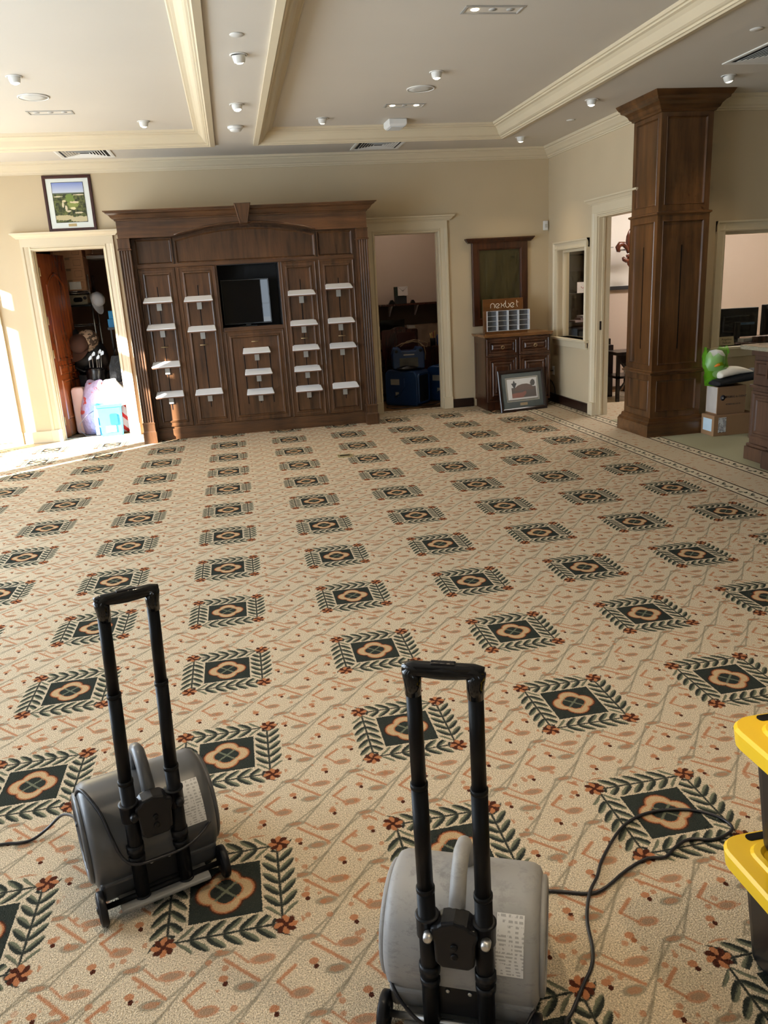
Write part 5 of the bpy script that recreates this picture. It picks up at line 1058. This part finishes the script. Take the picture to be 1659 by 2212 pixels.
    lm = n_.out(n_.mix(kk, (.7, .7, .7), (.42, .42, .43)), .35)
    vs2 = []; NA = 8
    for i in range(NA+1):
        a = R(124+(172-124)*i/NA); vs2.append([(sx, .155+.1528*math.cos(a), .178+.1528*math.sin(a)) for sx in (.082, .142)])
    fs2 = [(2*i, 2*i+1, 2*i+3, 2*i+2) for i in range(NA)]
    MB().add([v for r_ in vs2 for v in r_], fs2, True).build('rating_label', lm, o)
    cz = MB().tube(cord_pts, .0042, 8); cz.build('power_cord', RUBBER, o)
    if floor_cord:
        Mi = (Matrix.Translation(loc) @ Matrix.Rotation(rz, 4, 'Z')).inverted()
        MB().tube([tuple(Mi @ Vector(p)) for p in floor_cord], .0048, 8).build('floor_cord', RUBBER, o)
    return o
def smooth(pts, n=5):
    P = [Vector(p) for p in pts]; out = []
    for i in range(len(P)-1):
        p0 = P[max(0, i-1)]; p1 = P[i]; p2 = P[i+1]; p3 = P[min(len(P)-1, i+2)]
        for k_ in range(n):
            t = k_/n; out.append(tuple(.5*((2*p1)+(-p0+p2)*t+(2*p0-5*p1+4*p2-p3)*t*t+(-p0+3*p1-3*p2+p3)*t**3)))
    return out+[tuple(P[-1])]
SHELL1 = plain('graphite_plastic', (.08, .083, .09), .36, .1, 14)
n_ = NT('scuffed_grey_plastic'); P_ = n_.tc.outputs['Object']; ns = n_.noise(n_.vm('MULTIPLY', P_, (1, 1, 2.2)), 26, 4, .75)
SHELL2 = n_.out(n_.mix(n_.mr(n_.noise(P_, 7, 2), .35, .7), (.30, .30, .305), n_.mix(n_.mr(ns, .5, .64), (.34, .34, .34), (.20, .20, .205))), .48)
air_mover((-.356, 1.952, 0), R(18.5), 'graphite grey air mover with long black handle, the farther of the two', SHELL1, .018,
          smooth([(-.178, .19, .22), (-.176, .18, .30), (-.16, .14, .336), (-.13, .06, .30), (-.115, .01, .24), (-.10, -.012, .19), (-.07, -.026, .165), (0, -.027, .158), (.07, -.026, .162), (.12, -.01, .175), (.165, .02, .195), (.181, .06, .20)]),
          smooth([(-3.85, 2.6, .006), (-3.2, 2.3, .006), (-2.4, 2.42, .006), (-1.7, 2.22, .006), (-1.1, 2.30, .006), (-.901, 2.315, .006), (-.844, 2.308, .006), (-.80, 2.312, .008), (-.755, 2.325, .03), (-.70, 2.31, .08), (-.64, 2.22, .13), (-.60, 2.10, .18)]), BLACKP)
fc = [(.575, 1.26, .006), (.58, 1.314, .006), (.604, 1.335, .006), (.661, 1.398, .006), (.703, 1.442, .006), (.73, 1.494, .006), (.75, 1.566, .006), (.772, 1.617, .007), (.805, 1.669, .014), (.85, 1.721, .007), (.891, 1.778, .006), (.98, 1.868, .006), (1.05, 1.916, .006), (1.124, 1.937, .006), (1.201, 1.933, .006), (1.267, 1.911, .006), (1.319, 1.867, .006), (1.334, 1.818, .006), (1.309, 1.792, .006), (1.246, 1.777, .006), (1.182, 1.796, .006), (1.125, 1.777, .006), (1.073, 1.745, .006), (1.024, 1.753, .006), (.944, 1.726, .006), (.857, 1.678, .006), (.804, 1.668, .005), (.727, 1.694, .006), (.65, 1.72, .006)]
air_mover((.335, 1.333, 0), R(-24), 'light grey scuffed air mover with long black handle, the nearer of the two', SHELL2, -.006,
          smooth([(.165, .03, .09), (.14, -.01, .075), (.10, -.022, .062), (.05, -.026, .052), (.0, -.03, .05), (-.05, -.028, .05), (-.09, -.018, .06), (-.125, -.006, .085), (-.15, .01, .11), (-.17, .04, .12)]),
          smooth(fc, 3), STEEL)

# ------------------------------------------------------------------ black totes with yellow lids at the right edge
YEL = plain('yellow_plastic', srgb(244, 200, 40), .38, .04, 5); TBLK = plain('black_tote_plastic', (.010, .010, .012), .35, .15, 12)
def tote(loc, label, h_=.325):
    o = thing('storage_tote', label, 'tote', loc, 0, 'black totes with yellow lids')
    lp_ = lambda a, b, r, z: [(x, y, z) for x, y in rrect(a, .70-a, -.46+(b or a), -(b or a), r, 5)]
    MB().rings([lp_(.096, .036, .03, 0), lp_(.09, .03, .035, .012), lp_(.048, .022, .045, h_-.03), lp_(.04, .02, .045, h_-.012), lp_(.04, .02, .045, h_)], True, True).build('tub', TBLK, o)
    lid = MB().rings([lp_(.012, 0, .05, h_-.035), lp_(.004, 0, .055, h_-.034), lp_(0, 0, .055, h_+.002), lp_(.006, 0, .05, h_+.010), lp_(.045, 0, .04, h_+.011), lp_(.05, 0, .04, h_+.018), lp_(.062, 0, .035, h_+.019), lp_(.068, 0, .035, h_+.010), lp_(.08, 0, .03, h_+.008)], True, True).build('lid', YEL, o)
    for a, b in ((.07, .15), (.55, .63)):
        MB().prism(rrect(a, b, -.034, -.012, .009), h_+.0095, h_+.0125, 'z').build('latch_slot', BLACKM, lid)
    return o
tote((1.003, 1.428, 0), 'black tote with yellow lid on the floor, lower of the stacked pair')
tote((.998, 1.418, .335), 'black tote with yellow lid, upper of the stacked pair', .318)
tote((.985, .95, 0), 'black tote with yellow lid nearest the viewer at the bottom right corner')
